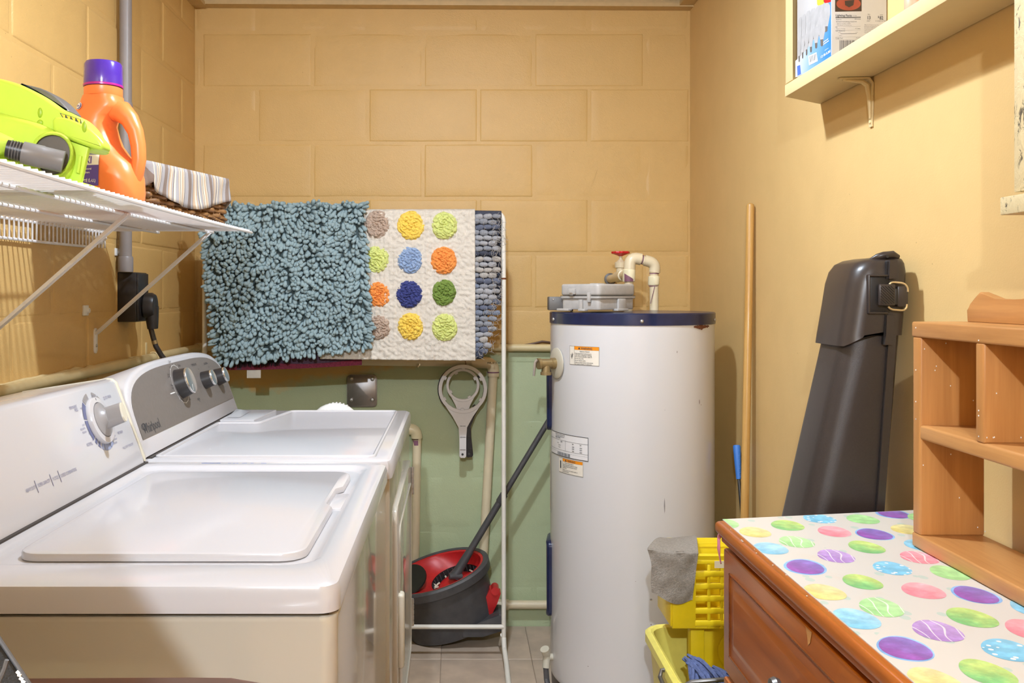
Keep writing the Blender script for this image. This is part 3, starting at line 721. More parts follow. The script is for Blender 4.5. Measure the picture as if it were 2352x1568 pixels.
pillow([(120, 418), (180, 416), (200, 422), (214, 428), (212, 431.5), (150, 431.5), (110, 430)], Yf-.020, .03, .004, 'greenpl', 'foot', bl, 1)
def ovl(cx, cy, rx, ry, n=32, k=1.0): return [(cx+rx*k*cos(t)*(1-.12*sin(t)), cy+ry*k*sin(t)) for t in [2*pi*i/n for i in range(n)]]
Yo = Yf-.020
m = MB(); c_ = (120, 356); rr2 = []
for k, d in ((1.22, .003), (1.20, -.003), (1.13, -.006), (1.04, -.005), (1.0, .001)): rr2.append([P(x, y, Yo+d) for x, y in ovl(*c_, 40, 45, k=k)])
m.rings(rr2, cap0=False, cap1=False); m.build('handle_bezel', 'greenpl', bl, 60)
m = MB(); m.raw([P(x, y, Yo-.0006) for x, y in ovl(*c_, 40, 45)], [tuple(range(32))]); m.build('handle_recess', 'greydark', bl)
a = P(146, 372, Yo-.012); b = P(52, 350, Yo-.030); ab = b-a
m = MB(); m.tube([a, a+ab*.5, a+ab*.52, b], [.0170, .0170, .0178, .0172], 20); m.build('handle_barrel', 'greybarrel', bl)
m = MB(); m.tube([b-ab*.06, b+ab*.38], [.0150, .0140], 20); m.build('trigger', 'blackp', bl)
for k in range(4):
    q_ = b+ab*(.06+.07*k); MB().tube([q_, q_+ab*.02], .0152, 18).build('trigger_rib', 'greydark', bl)
c2 = P(22, 343, Yo-.030); m = MB(); m.tube([P(-150, 300, Yo-.05), P(-20, 328, Yo-.032), P(30, 336, Yo-.022)], [.026, .021, .012], 20); m.build('handle_sleeve', 'greenpl', bl)
m = MB(); m.tube([P(-60, 382, Yo-.035), P(0, 378, Yo-.030), P(42, 372, Yo-.022)], [.012, .010, .004], 16); m.build('handle_sleeve', 'greenpl', bl)
Ys = Yf-.0146
st = None
m = MB(); m.raw([P(137, 259, Yf-.0004), P(186, 274, Yf-.0004), P(188, 288, Yf-.0004), P(147, 276, Yf-.0004)], [(0, 3, 2, 1)]); st = m.build('warning_sticker', 'ink', bl)
st.location = st.location+Vector((0, -.0145, 0)) if False else st.location
for i in range(4):
    x0 = 140+i*11.6; y0 = 261+i*3.5; m = MB(); f2 = lambda px, py: P(px, py, Yf-.0008)
    m.raw([f2(x0, y0), f2(x0+10, y0+3), f2(x0+9, y0+14)], [(0, 2, 1)]); m.build('sticker_triangle', 'stickyellow', st)
for px, py, rx, rz in ((92, 259, .004, .008), (92, 282, .005, .005), (194, 291, .004, .009)):
    MB().ell(P(px, py, Yf-(.014 if px > 150 else .0)), (rx, .0022, rz), 12, 8).build('screw_well', 'egg_lime', bl)
# ---- orange detergent bottle with purple cap
DB = Vector((-.700, 1.815, DECK+.0005))
bt = thing('detergent_bottle', DB, 'orange laundry detergent bottle with purple measuring cap, on the wire shelf', 'bottle')
bang = radians(-12); BU = Vector((cos(bang), sin(bang), 0)); BV = Vector((-sin(bang), cos(bang), 0))
def bp(u, v, h): return DB+BU*u+BV*v+Vector((0, 0, h))
S = 1.815/FP
# silhouette: right and left edge per height (u), built as two lobes: body (left) and handle (right)
def se(t, a, b, e=.7): return (math.copysign(abs(cos(t))**e, cos(t))*a, math.copysign(abs(sin(t))**e, sin(t))*b)
rowsB = [(0, -.066, .072, .046), (.006, -.070, .076, .049), (.03, -.071, .079, .050), (.06, -.070, .077, .050), (.085, -.069, .068, .049), (.105, -.069, .046, .047), (.125, -.068, .030, .046), (.145, -.067, .022, .044), (.165, -.064, .016, .042), (.182, -.058, .022, .039), (.195, -.052, .036, .036), (.205, -.046, .040, .034), (.214, -.042, .034, .034), (.222, -.038, .033, .0335)]
m = MB(); rr3 = []
for h, l, r_, d in rowsB:
    c = (l+r_)/2; a_ = (r_-l)/2
    rr3.append([bp(c+se(t, a_, d)[0], se(t, a_, d)[1], h) for t in [2*pi*i/28 for i in range(28)]])
m.rings(rr3); m.build('bottle_body', 'orange', bt, 60)
# handle: a thick tube from shoulder to base
hp = [(.018, .196), (.040, .190), (.056, .174), (.068, .150), (.074, .122), (.0755, .095), (.071, .068), (.060, .048)]
m = MB(); m.tube([bp(u, 0, h) for u, h in hp], [.022, .022, .018, .0155, .0145, .0140, .0135, .0135], 16); m.build('bottle_handle', 'orange', bt, 60)
MB().lathe([(.0355, .2215), (.0365, .224), (.0365, .238), (.034, .240)], bp(-.0025, 0, 0), n=32).build('neck_collar', 'orange', bt)
cap = MB().lathe([(.0368, .240), (.0372, .243), (.0362, .284), (.0335, .289), (.031, .289), (.030, .286)], bp(-.0025, 0, 0), n=36).build('cap', 'purplecap', bt)
MB().lathe([(.0376, .2405), (.0378, .2435), (.0376, .2445)], bp(-.0025, 0, 0), n=36).build('cap_band', 'magenta', cap)
# label on the camera-facing side
def lab(u, h, e=.0008):
    # superellipse surface near the mid rows (a ~ .05, d ~ .046)
    i = max(k for k in range(len(rowsB)-1) if rowsB[k][0] <= h); h0, l0, r0, d0 = rowsB[i]; h1, l1, r1, d1 = rowsB[i+1]; t = (h-h0)/(h1-h0)
    l = l0+(l1-l0)*t; r_ = r0+(r1-r0)*t; d = d0+(d1-d0)*t; c = (l+r_)/2; a_ = (r_-l)/2; x = max(-.999, min(.999, (u-c)/a_))
    s_ = (1-abs(x)**(1/.7))**.35*1.0
    y_ = -d*(max(0, 1-abs(x)**(2/.7)))**(.35)
    return bp(u, y_-e*1.5, h)
def lblock(u0, u1, h0, h1, mat, name, n=8, e=.0008):
    m = MB(); m.grid(lambda a, b: lab(u0+(u1-u0)*a, h0+(h1-h0)*b, e), n, n); return m.build(name, mat, bt)
lblock(-.044, .020, .040, .118, 'pvlabel', 'label')
lblock(-.044, .020, .080, .100, 'white', 'label_band', e=.0012); lblock(-.044, .020, .1005, .118, 'dialpale', 'label_band', e=.0012)
for s_, u, h, sz, mt in (('ULTRA', -.030, .1025, .0130, 'pvlabel'), ('OXI', -.024, .083, .020, 'pvlabel'), ('(EXCEPTÉ É.-U.)', -.032, .047, .0080, 'white'), ('with odor removal', -.028, .071, .0052, 'white'), ('and stain fighters', -.028, .064, .0052, 'white')):
    m = MB(); put2d(m, text2d(s_, sz, 'LEFT', .02, .85), lambda a, b: lab(a, b, .0018), u, h); m.build('lettering', mt, bt)
m = MB(); n = 20; cu, chh = -.040, .203
for rad, mt, e, nm in ((.0075, 'white', .0016, 'badge'), (.0062, 'pvlabel', .0022, 'badge_ring'), (.0053, 'white', .0028, 'badge_centre')):
    m = MB(); m.raw([lab(cu+.006+rad*cos(2*pi*i/n), chh+rad*sin(2*pi*i/n)-.004, e) for i in range(n)], [tuple(range(n))]); m.build(nm, mt, bt)
m = MB(); put2d(m, text2d('he', .007, 'CENTER', .02), lambda a, b: lab(a, b, .0034), cu+.006, chh-.006); m.build('lettering', 'pvlabel', bt)
# ---- wicker basket with striped liner
K0 = Vector((-.681, 2.005, DECK+.005)); K1 = Vector((-.590, 2.315, DECK+.005)); KU = (K1-K0).normalized(); KL = (K1-K0).length; KW = Vector((-KU.y, KU.x, 0)); KD = .19
bk = thing('wicker_basket', (K0+K1)/2+KW*KD/2, 'brown wicker basket with a striped cloth liner at the far end of the wire shelf', 'basket')
def per(s_, off=0.0):
    """point on the basket perimeter (s in metres, ccw seen from outside front), pushed out by off"""
    per_ = 2*(KL+KD); s_ %= per_
    if s_ < KL: return K0+KU*s_-KW*off
    s_ -= KL
    if s_ < KD: return K0+KU*KL+KW*s_+KU*off
    s_ -= KD
    if s_ < KL: return K0+KU*(KL-s_)+KW*KD+KW*off
    s_ -= KL
    return K0+KW*(KD-s_)-KU*off
PER = 2*(KL+KD); NS = 36; sw = PER/NS
MB().prism([(0, 0), (KL, 0), (KL, KD), (0, KD)], K0+Vector((0, 0, .004)), KU, KW, .006).build('basket_base', 'wicker', bk)
for i in range(NS):
    MB().tube([per(i*sw+sw/2)+Vector((0, 0, .002)), per(i*sw+sw/2)+Vector((0, 0, .108))], .003, 6).build('stake', 'wicker', bk)
for k in range(8):
    z = .020+k*.0125; pts = []
    n = NS*4
    for i in range(n):
        s_ = i*PER/n; off = .0042*sin(pi*(s_/sw)+(pi if k % 2 else 0)+pi/2)
        pts.append(per(s_, off)+Vector((0, 0, z)))
    rad = [.0045+.0022*abs(sin(pi*(i*PER/n)/sw+pi/2)) for i in range(n)]
    MB().tube(pts, rad, 8, closed=True).build('weaver_strand', 'wicker', bk, 80)
for k in range(3):
    n = NS*3; MB().tube([per(i*PER/n, .004*sin(2*pi*i/6+k*2.1)+.003)+Vector((0, 0, .006+.004*k+.002*cos(2*pi*i/6+k*2.1))) for i in range(n)], .0033, 8, closed=True).build('base_rope', 'wicker', bk, 80)
MB().tube([K0+KU*(KL*.35+KL*.4*i/10)+KW*KD+Vector((0, 0, .105+.022*sin(pi*i/10))) for i in range(11)], .005, 8).build('handle', 'wicker', bk)
def m_stripe(name):
    t = NT(name); co = t.coord('UV'); x = t.sep(co)[0]; x2 = t.math('ADD', x, t.math('MULTIPLY', t.math('SUBTRACT', t.noise(co, 2.2, 2), .5), .006))
    f = t.math('FRACT', t.math('MULTIPLY', x2, 11.5))
    W, T_, B_, G_ = (.58, .52, .43), (.46, .33, .22), (.12, .08, .06), (.33, .31, .31)
    st = [(0, W), (.06, G_), (.16, T_), (.19, W), (.22, B_), (.24, W), (.30, T_), (.37, W), (.40, B_), (.42, G_), (.55, (.20, .145, .115)), (.70, G_), (.78, B_), (.79, T_), (.86, W), (.90, T_), (.93, G_), (.98, B_)]
    t.col(t.ramp(f, st, 'CONSTANT')); t.set(Roughness=.92); t.bump(t.noise(t.coord('Object'), 500, 2), .4, .001); return t.m
DEF['stripe'] = m_stripe
m = MB(); nL = 150; nV = 10; rl = random.Random(2); uvm = []
def liner(s_, v):
    base = .060+.020*sin(s_*8-1.6)*(1 if s_ < KL else .4)+.004*sin(s_*60)
    if .0 < s_ < KL: base = .052+.034*sin(pi*min(1, max(0, s_/KL*.95+.05)))**1.3
    top = .112
    if v < .25:
        a_ = v/.25*pi; off = .003-.013*cos(a_); z = top+.008*sin(a_)
    else:
        t_ = (v-.25)/.75; off = .016+.004*sin(s_*55+t_*3)*t_+.002*sin(s_*140+1)*t_; z = top-base*t_
    return per(s_, off)+Vector((0, 0, z))
vs = [liner(PER*i/nL, j/nV) for j in range(nV+1) for i in range(nL)]
fs = [(j*nL+i, j*nL+(i+1) % nL, (j+1)*nL+(i+1) % nL, (j+1)*nL+i) for j in range(nV) for i in range(nL)]
m.raw(vs, fs); lo = m.build('cloth_liner', 'stripe', bk, 80, weld=False)
me = lo.data; ul = me.uv_layers.new(name='UV'); OFFL = OFF[bk]
for p_ in me.polygons:
    ii = [me.loops[l].vertex_index for l in p_.loop_indices]; wrap = max(i % nL for i in ii)-min(i % nL for i in ii) > 5
    for l, vi in zip(p_.loop_indices, ii):
        a_ = vi % nL; a_ = nL if (wrap and a_ == 0) else a_
        ul.data[l].uv = (a_/nL*PER+(vi//nL)*.0012*sin(a_*.16), (vi//nL)/nV*.1)
sm = lo.modifiers.new('th', 'SOLIDIFY'); sm.thickness = .0015
# ================================================================== back wall: pipes, plate, wrenches
def elbow(mb, a, b, c, r, rt, lip=.003):
    mb.tube(arc_pts(a, b, c, r, 8), rt, 16)
Yp = YB-.030
bp_ = thing('drain_pipe', P(1110, 1380, Yp), 'cream plastic pipe with an elbow, dropping to the floor beside the hanging filter wrenches', 'pipe')
h0 = P(560, 826, Yp); eb = P(1134, 833, Yp); lowp = P(1104, 1392, Yp-.01)
MB().tube([h0, P(1095, 832, Yp)], .0165, 14).build('pipe_run', 'pvc', bp_)
MB().tube([P(1133, 852, Yp), lowp], .0165, 16).build('pipe_run', 'pvc', bp_)
m = MB(); m.tube([P(1083, 832, Yp)]+arc_pts(P(1083, 832, Yp), eb, P(1133, 864, Yp), .03)+[P(1133, 864, Yp)], .0215, 18); el = m.build('elbow', 'pvc', bp_)
m = MB(); m.tube([P(1133, 853, Yp), P(1133, 856, Yp)], .0220, 18); m.build('primer_ring', 'primer', el)
m = MB(); put2d(m, text2d('PVC SCH 40', .009, 'LEFT', .01), lambda a, b: P(1119, 834, Yp)+Vector((a, -.0222, b))); m.build('lettering', 'ink', el)
dp = thing('laundry_pipe', P(955, 1260, Yp), 'cream standpipe with an elbow and purple primer stain, rising beside the dryer', 'pipe')
Yq = 3.333
MB().tube([P(958, 1000, Yq), P(953, 1300, Yq), P(952, 1400, Yq)], .0160, 16).build('pipe_run', 'pvc', dp)
m = MB(); a, b, c = P(905, 985, Yq), P(957, 985, Yq), P(957, 1006, Yq); m.tube([a]+arc_pts(a, b, c, .028)+[c], .0205, 18); m.build('elbow', 'pvcnew', dp)
m = MB(); m.tube([P(957, 1006, Yq), P(957, 1009, Yq)], .0165, 16); m.build('primer_ring', 'brown', dp)
m = MB(); m.grid(lambda u, v: P(957, 1010, Yq)+Vector((.0163*sin(-1.0+1.9*u), -.0163*cos(-1.0+1.9*u), -(.004+.014*(abs(u-.55)+.2 < .6))*v)), 8, 3); m.build('primer_stain', 'primer', dp)
lp = thing('supply_pipe', P(1200, 1388, Yp), 'short cream pipe low on the green wall running behind the water heater', 'pipe')
MB().tube([P(1112, 1388, Yp), P(1420, 1388, Yp)], .0155, 14).build('pipe_run', 'pvc', lp)
MB().tube([P(1141, 1388, Yp), P(1168, 1388, Yp)], .0195, 16).build('coupling', 'pvc', lp)
# loose cable above the painted pipe
tag(MB().tube([P(x, y, YB-.012) for x, y in ((1150, 790), (1175, 792), (1200, 793), (1225, 789), (1245, 784), (1262, 786), (1290, 792), (1320, 800))], .004, 8).build('cable', 'brown'), 'thin brown cable sagging on the back wall left of the water heater', 'cable')
# steel blanking plate
pt = thing('wall_plate', P(831, 932, YB-.01), 'square steel plate with four bolts on the wall behind the dryer', 'plate')
m = MB(); m.prism(rrect(0, 0, .110, .118, .014), P(797, 934, YB-.010), (1, 0, 0), (0, 0, 1), .006, .0015); m.build('plate', 'platesteel', pt)
for dx, dz in ((.017, .102), (.093, .102), (.017, .026), (.093, .026)):
    MB().lathe([(.0075, 0), (.0072, .003), (.005, .0055), (.001, .006)], P(797, 934, YB-.013)+Vector((dx, 0, dz)), (0, -1, 0), 14).build('bolt', 'steel', pt)
# filter wrenches
def wrench(name, loc, c, ro, ri, hw, hl, mat, label, ang=0, Yw=0, tabs=6):
    t = thing(name, loc, label, 'wrench', 'filter wrenches hanging on the back wall')
    M = Matrix.Translation(c) @ Matrix.Rotation(ang, 4, 'Y')
    m = MB(M); th = .011
    n = 48
    ring = lambda r, y: [Vector((r*cos(2*pi*i/n), y, r*sin(2*pi*i/n))) for i in range(n)]
    rr = [ring(ri, -th/2), ring(ri+.001, -th/2-.001), ring(ro-.001, -th/2-.001), ring(ro, -th/2), ring(ro, th/2), ring(ri, th/2)]
    m.rings(rr, loop=True); o = m.build('ring', mat, t)
    for i in range(tabs):
        a = 2*pi*i/tabs+.5; R = Matrix.Rotation(-a, 3, 'Y')
        b = MB(M @ Matrix.Rotation(-a, 4, 'Y') @ Matrix.Translation((ri-.002, 0, 0))); b.box((-.0035, -th/2, -.006), (.004, th/2, .006), .001, 1); b.build('tab', mat, t)
    m = MB(M)
    # flared throat then straight handle with hole
    poly = [(-ro*.72, -ro*.70), (-ro*.42, -ro*.92-.018), (-hw*1.15, -ro-.050), (-hw, -ro-.085), (-hw, -ro-hl+hw*.5), (-hw*.6, -ro-hl), (hw*.6, -ro-hl), (hw, -ro-hl+hw*.5), (hw, -ro-.085), (hw*1.15, -ro-.050), (ro*.42, -ro*.92-.018), (ro*.72, -ro*.70)]
    inner = [(ri*1.02*sin(a_), -ri*1.02*cos(a_)) for a_ in [radians(42-84*i/8) for i in range(9)]]
    m.prism(poly+inner, (0, 0, 0), (1, 0, 0), (0, 0, 1), .008, .001); h = m.build('handle', mat, t)
    for z in (-ro-.045, -ro-.085, -ro-.13):
        if -z < ro+hl-.02: MB(M).box((-hw*.8, -.0062, z-.001), (hw*.8, -.0035, z+.001)).build('handle_rib', mat if mat != 'whitepl' else 'knobgrey', h)
    MB(M).box((-.0012, -.0062, -ro-hl+.02), (.0012, -.0035, -ro-.02)).build('handle_rib', mat, h)
    MB(M).lathe([(.0042, 0), (.0042, .0006)], (-.001, -.0042, -ro-hl+.013), (0, -1, 0), 14).build('hang_hole', 'shadowgap', h)
    return t
DEF['whitepl'] = plain((.72, .68, .66), .4, var=.03)
wrench('filter_wrench', P(1063, 1047, 3.32), P(1063, 893, 3.288), .0875, .075, .0125, .160, 'whitepl', 'large white plastic filter wrench, front-most of the three on the green wall', 0)
wrench('filter_wrench', P(1063, 1000, 3.33), P(1063, 884, 3.301), .060, .0505, .011, .120, 'whitepl', 'small white plastic filter wrench hanging inside the larger ring', 0, tabs=4)
wrench('filter_wrench', P(1080, 1047, 3.345), P(1061, 893, 3.311), .0885, .0775, .0135, .160, 'blackp', 'black plastic filter wrench with slotted handle hanging behind the white ones', radians(-6.5), tabs=4)
m = MB(); m.tube([P(1072, 842, 3.31), P(1069, 850, 3.305), P(1066, 848, 3.315), P(1072, 838, 3.33), P(1082, 824, 3.33), P(1086, 820, 3.335)], .0015, 6); m.tube([P(1072, 842, 3.31), P(1068, 828, 3.31), P(1074, 820, 3.315), P(1082, 822, 3.315)], .0013, 6)
tag(m.build('hanging_wire', 'rust'), 'rusty wire loop tying the filter wrenches to the pipe', 'wire')
m = MB(); m.tube([P(960, 824, 3.33), P(957, 838, 3.32), P(960, 844, 3.315), P(964, 838, 3.32), P(960, 824, 3.33)], .003, 8); m.box(P(953, 838, 3.33)-Vector((0, .004, 0)), P(967, 826, 3.34), .002)
tag(m.build('wire_hook', 'chrome'), 'small bright metal hook below the white rug', 'hook')
# ================================================================== drying rack and rugs
YR = 3.05
rk = thing('drying_rack', (P(800, 0, YR).x, YR, 0), 'white tubular metal drying rack carrying the rugs', 'rack')
xl, xr = P(470, 0, YR).x, P(1157, 0, YR).x
for x, s_ in ((xl, -1), (xr, 1)):
    MB().tube([(x, YR, .062), (x, YR, .7), (x, YR, 1.25), (x-s_*.001, YR, 1.45)]+arc_pts((x, YR, 1.45), (x-s_*.001, YR, 1.492), (x-s_*.05, YR, 1.492), .03), .0078, 12).build('upright', 'rackwhite', rk)
    MB().lathe([(.0082, 0), (.0084, .003), (.0082, .006)], (x, YR, 1.27), n=14).build('joint_ring', 'rust', rk)
    MB().tube([(x, YR, .075), (x+.001, YR-.02, .045), (x+.004, YR-.10, .028), (x+.004, YR-.25, .0085)], .0085, 12).build('foot', 'rackwhite', rk)
    MB().tube([(x-.004, YR+.002, .085), (x-.005, YR+.05, .05), (x-.006, YR+.12, .0085)], .0075, 12).build('foot', 'rackwhite', rk)
MB().tube([(xl-.004+.05, YR, 1.492), (xr-.05, YR, 1.492)], .0078, 12).build('top_rail', 'rackwhite', rk)
MB().tube([(xl, YR-.002, .113), (xr, YR-.002, .113)], .0075, 12).build('bottom_rail', 'rackwhite', rk)
def over(corners, Yf, Yb, back=.25, wav=.004, sag=None, h=.016):
    TL, TR, BR, BL = [P(*c, Yf) for c in corners]
    def fn(u, v):
        a = TL.lerp(TR, u)
        if v >= .30:
            t = (v-.30)/.70; b = BL.lerp(BR, u); q = a.lerp(b, t)
            if sag: q = q+sag(u, t)
            return q+Vector((0, wav*sin(u*9+t*3)*t+.003*noise.noise(Vector((u*6, t*6, Yf*10))), 0))
        if v > .14:
            t = (v-.14)/.16; ang = pi*(1-t); return Vector((a.x, (Yf+Yb)/2-(Yb-Yf)/2*cos(ang), a.z+h*sin(ang)))
        return Vector((a.x, Yb, a.z-back*(1-v/.14)))
    return fn
# --- striped maroon rug at the back of the pile
mr = thing('striped_rug', P(660, 848, 3.03), 'maroon and black striped woven rug, its lower edge showing below the blue rug', 'rug')
f0 = over(((478, 492), (838, 492), (831, 836), (512, 850)), 3.034, 3.068, .3, .002)
MB().shell(f0, 30, 40, (0, .004, 0), 1).build('woven_field', 'rugpurple', mr, 60)
f1 = lambda u, v: P(512, 850, 3.030).lerp(P(831, 838, 3.030), u)+Vector((0, .001*sin(u*20), .018*v+.004*v*sin(u*7)-.004*sin(pi*u)))
MB().shell(f1, 40, 3, (0, .003, 0), 1).build('maroon_border', 'maroon', mr, 60)
f1 = lambda u, v: P(506, 836, 3.028).lerp(P(640, 832, 3.028), u)+Vector((0, 0, .02*v))
MB().shell(f1, 20, 3, (0, .003, 0), 1).build('black_band', 'rugblack', mr, 60)
m = MB(); rf = random.Random(4)
for i in range(60):
    u = i/59; a = P(509, 838, 3.028).lerp(P(640, 833, 3.028), u); m.tube([a+Vector((0, -.003, .004)), a+Vector((rf.uniform(-.003, .003), -.005, -.007-rf.random()*.005))], .0012, 4)
o = m.build('black_fringe', 'rugblack', mr); o['kind'] = 'stuff'
tg = MB().box(P(567, 868, 3.035)-Vector((0, .001, 0)), P(599, 846, 3.035)+Vector((0, .001, 0)), .0005).build('care_tag', 'paper', mr)
# --- denim rag rug
dn = thing('rag_rug', P(1120, 815, 3.03), 'blue-grey woven denim rag rug at the right end of the rack', 'rug')
TLd, BLd = P(1040, 492, 3.03), P(1040, 822, 3.03)
def redge(y): # image right edge of the rug by image y
    pts = [(490, 1150), (520, 1156), (600, 1150), (640, 1149), (700, 1147), (760, 1140), (800, 1128), (824, 1108)]
    for (a, b), (c, d) in zip(pts, pts[1:]):
        if y <= c: return b+(d-b)*(y-a)/(c-a)
    return 1108
fd = over(((1035, 492), (1152, 494), (1106, 824), (1035, 826)), 3.034, 3.066, .28, .001)
MB().shell(fd, 10, 30, (0, .006, 0), 1).build('warp_backing', 'denim4', dn, 60)
strip = []
for s_ in range(3):
    m = MB(); m.ell((0, 0, 0), (.0165, .0075, .0098), 12, 8)
    for v in m.bm.verts:
        v.co.x = math.copysign(min(abs(v.co.x)*1.05, .0145), v.co.x); v.co.y += noise.noise(Vector((v.co.x*90, v.co.z*120, s_*3)))*.0028; v.co.z += noise.noise(Vector((v.co.x*70, v.co.z*70, s_*5+9)))*.0022
    strip.append(m.mesh('fabric_strip', 70))
dm = {}
for s_ in range(3):
    for k in range(6):
        me = strip[s_].copy(); me.materials.clear(); me.materials.append(MAT('denim%d' % k)); dm[s_, k] = me
rd = random.Random(11); y = 497; row = 0
pal = [1, 0, 2, 0, 1, 1, 0, 4, 3, 1, 3, 3, 2, 0, 1, 1, 0, 2, 5, 0, 0, 2, 1, 3, 1, 2, 4, 2]
while y < 822:
    re_ = redge(y); x = 1040-(row % 2)*9
    while x < re_-4:
        k = pal[row % len(pal)] if rd.random() < .75 else rd.choice([0, 1, 2, 5])
        q = P(x+rd.uniform(-1, 1), y+rd.uniform(-1.2, 1.2), 3.028)
        o = link('fabric_strip', dm[rd.randrange(3), k], None, dn, q+Vector((0, rd.uniform(-.002, .001), 0))); o.rotation_euler = (rd.uniform(-.3, .3), rd.uniform(-.12, .12), 0); o.scale = (1, 1, rd.uniform(.85, 1.1))
        x += 20
    y += 12.3; row += 1
m = MB()
for i in range(170):
    yy = rd.uniform(495, 822); xx = redge(yy)+rd.uniform(-26, 3); a = P(xx, yy, 3.019)
    pts = [a]; d = Vector((rd.uniform(-.5, 1), rd.uniform(-.2, .2), rd.uniform(-1, .7)))
    for k in range(3): d = d+Vector((rd.uniform(-.6, .6), rd.uniform(-.1, .1), rd.uniform(-.6, .6))); pts.append(pts[-1]+d.normalized()*.006)
    m.tube(pts, .0006, 4)
o = m.build('loose_threads', 'denim3', dn); o['kind'] = 'stuff'
for x in range(1052, 1148, 20):
    m = MB(); yy = 500
    pts = []
    while yy < 815 and x < redge(yy)-4: pts.append(P(x+3*sin(yy*.4), yy, 3.0195)+Vector((0, .004*(1+cos(yy*.51)), 0))); yy += 6
    m.tube(pts, .0009, 4); m.build('warp_thread', 'denim3', dn)
# --- white rug with coloured tufted dots
wr = thing('dotted_rug', P(930, 828, 3.01), 'off-white cotton rug with three columns of coloured tufted dots, hanging in the middle', 'rug')
def wsag(u, t): return Vector((0, -.004*sin(pi*u), 0))
fw = over(((756, 490), (1091, 489), (1092, 828), (735, 824)), 3.008, 3.078, .3, .002, wsag)
def fwn(u, v):
    q = fw(u, v)
    h = .0045*min(1, 3*abs(noise.noise(Vector((q.x*45, q.z*65, 1)))))+.0028*noise.noise(Vector((q.x*150, q.z*170, 4)))+.0012*sin(q.x*420)*(1 if noise.noise(Vector((q.x*6, 0, 2))) > .05 else .2)
    return q+Vector((0, -h if v > .2 else 0, 0))
MB().shell(fwn, 150, 170, (0, .008, 0), 1).build('cotton_field', 'rugwhite', wr, 0)
def dot(px, py, rpx, mat, seed, ry=1.0, cut=None):
    c = P(px, py, 3.003); r = rpx*3.003/FP; m = MB(); n = 84; K = 34; rr = []
    for k in range(K+1):
        t = 1-(k/K); ring = []
        for i in range(n):
            a = 2*pi*i/n; rad = r*t*(1+.06*noise.noise(Vector((cos(a)*1.6, sin(a)*1.6, seed)))+.03*noise.noise(Vector((cos(a)*9, sin(a)*9, seed))))
            x, z = rad*cos(a), rad*sin(a)*ry
            cr_ = abs(noise.noise(Vector((x*70+seed+.4*z*70, z*95, seed)))); cr2 = abs(noise.noise(Vector((x*170+seed, z*200, seed+4))))
            d = .0145*(1-t**6)+(.0065*min(1, cr_*4)+.0040*min(1, cr2*3)-.004)*(1 if t < .97 else 0)+.0015*noise.noise(Vector((x*420, z*420, seed)))
            ring.append(c+Vector((x, .006-d, z)))
        rr.append(ring)
    m.rings(rr, cap0=False, cap1=True); m.build('tufted_dot', mat, wr, 0)
dots = [(866, 516, 31, 'd_taupe'), (943, 519, 33, 'd_yellow'), (1021, 518, 31, 'd_lime'), (864, 596, 31, 'd_lime'), (942, 597, 30, 'd_sky'), (1019, 598, 31, 'd_orange'), (869, 677, 29, 'd_orange'), (940, 676, 31, 'd_navy'), (1020, 672, 29, 'd_green'), (870, 752, 28, 'd_taupe'), (943, 750, 31, 'd_yellow'), (1021, 752, 31, 'd_lime')]
for i, (x, y_, r_, mt) in enumerate(dots): dot(x, y_, r_, mt, i*3.3+1, 1.08)
# --- blue chenille rug
br_ = thing('shag_rug', P(660, 835, 2.99), 'thick blue-green chenille shag rug hanging at the left of the rack', 'rug')
def lw(u, t): return Vector((-.010*sin(pi*t*.9)*(1-u) if u < .5 else 0, 0, 0))
CB_ = ((468, 483), (834, 478), (850, 795), (503, 830))
fb = over(CB_, 2.986, 3.090, .3, .004, lw)
MB().shell(fb, 30, 40, (0, .010, 0), 1).build('rug_backing', 'rugbase', br_, 0)
m = MB(); rb = random.Random(21)
cap_v = []; cap_f = []
def capsule(base, d, L, r, n=7):
    d = d.normalized(); a = d.orthogonal().normalized(); b = d.cross(a); rr = []
    for s_, k in ((0, .75), (.35*L, 1.0), (.72*L, 1.08), (.9*L, .85), (.985*L, .42)):
        rr.append([base+d*s_+(a*cos(2*pi*j/n)+b*sin(2*pi*j/n))*r*k for j in range(n)])
    o0 = len(cap_v); cap_v.extend(v for q in rr for v in q); cap_v.append(base+d*L*1.0)
    for i in range(4):
        for j in range(n): cap_f.append((o0+i*n+j, o0+i*n+(j+1) % n, o0+(i+1)*n+(j+1) % n, o0+(i+1)*n+j))
    for j in range(n): cap_f.append((o0+4*n+j, o0+4*n+(j+1) % n, o0+5*n))
NU, NV = 44, 44
for j in range(-4, NV):
    for i in range(NU):
        u = (i+.5+rb.uniform(-.45, .45))/NU; t = (j+.5+rb.uniform(-.45, .45))/NV
        v = .30+.70*t if t >= 0 else .30+t*1.2
        v = max(.16, min(v, 1)); q = fb(u, v)
        up = Vector((0, 0, .55)) if v < .30 else Vector()
        d = Vector((1.1*noise.noise(Vector((q.x*14, q.z*14, 3)))+rb.gauss(0, .28), -.85, -.55+.9*noise.noise(Vector((q.x*14, q.z*14, 8)))+rb.gauss(0, .26)))+up
        if u < .04: d.x -= .9
        if u > .96: d.x += .9
        if t > .96: d.z -= .7
        capsule(q+Vector((0, .002, 0)), d, rb.uniform(.020, .032), rb.choice((.0048, .0056, .0064, .0074)))
m.raw(cap_v, cap_f); o = m.build('chenille_pile', 'pileblue', br_, 0, weld=False); o['kind'] = 'stuff'
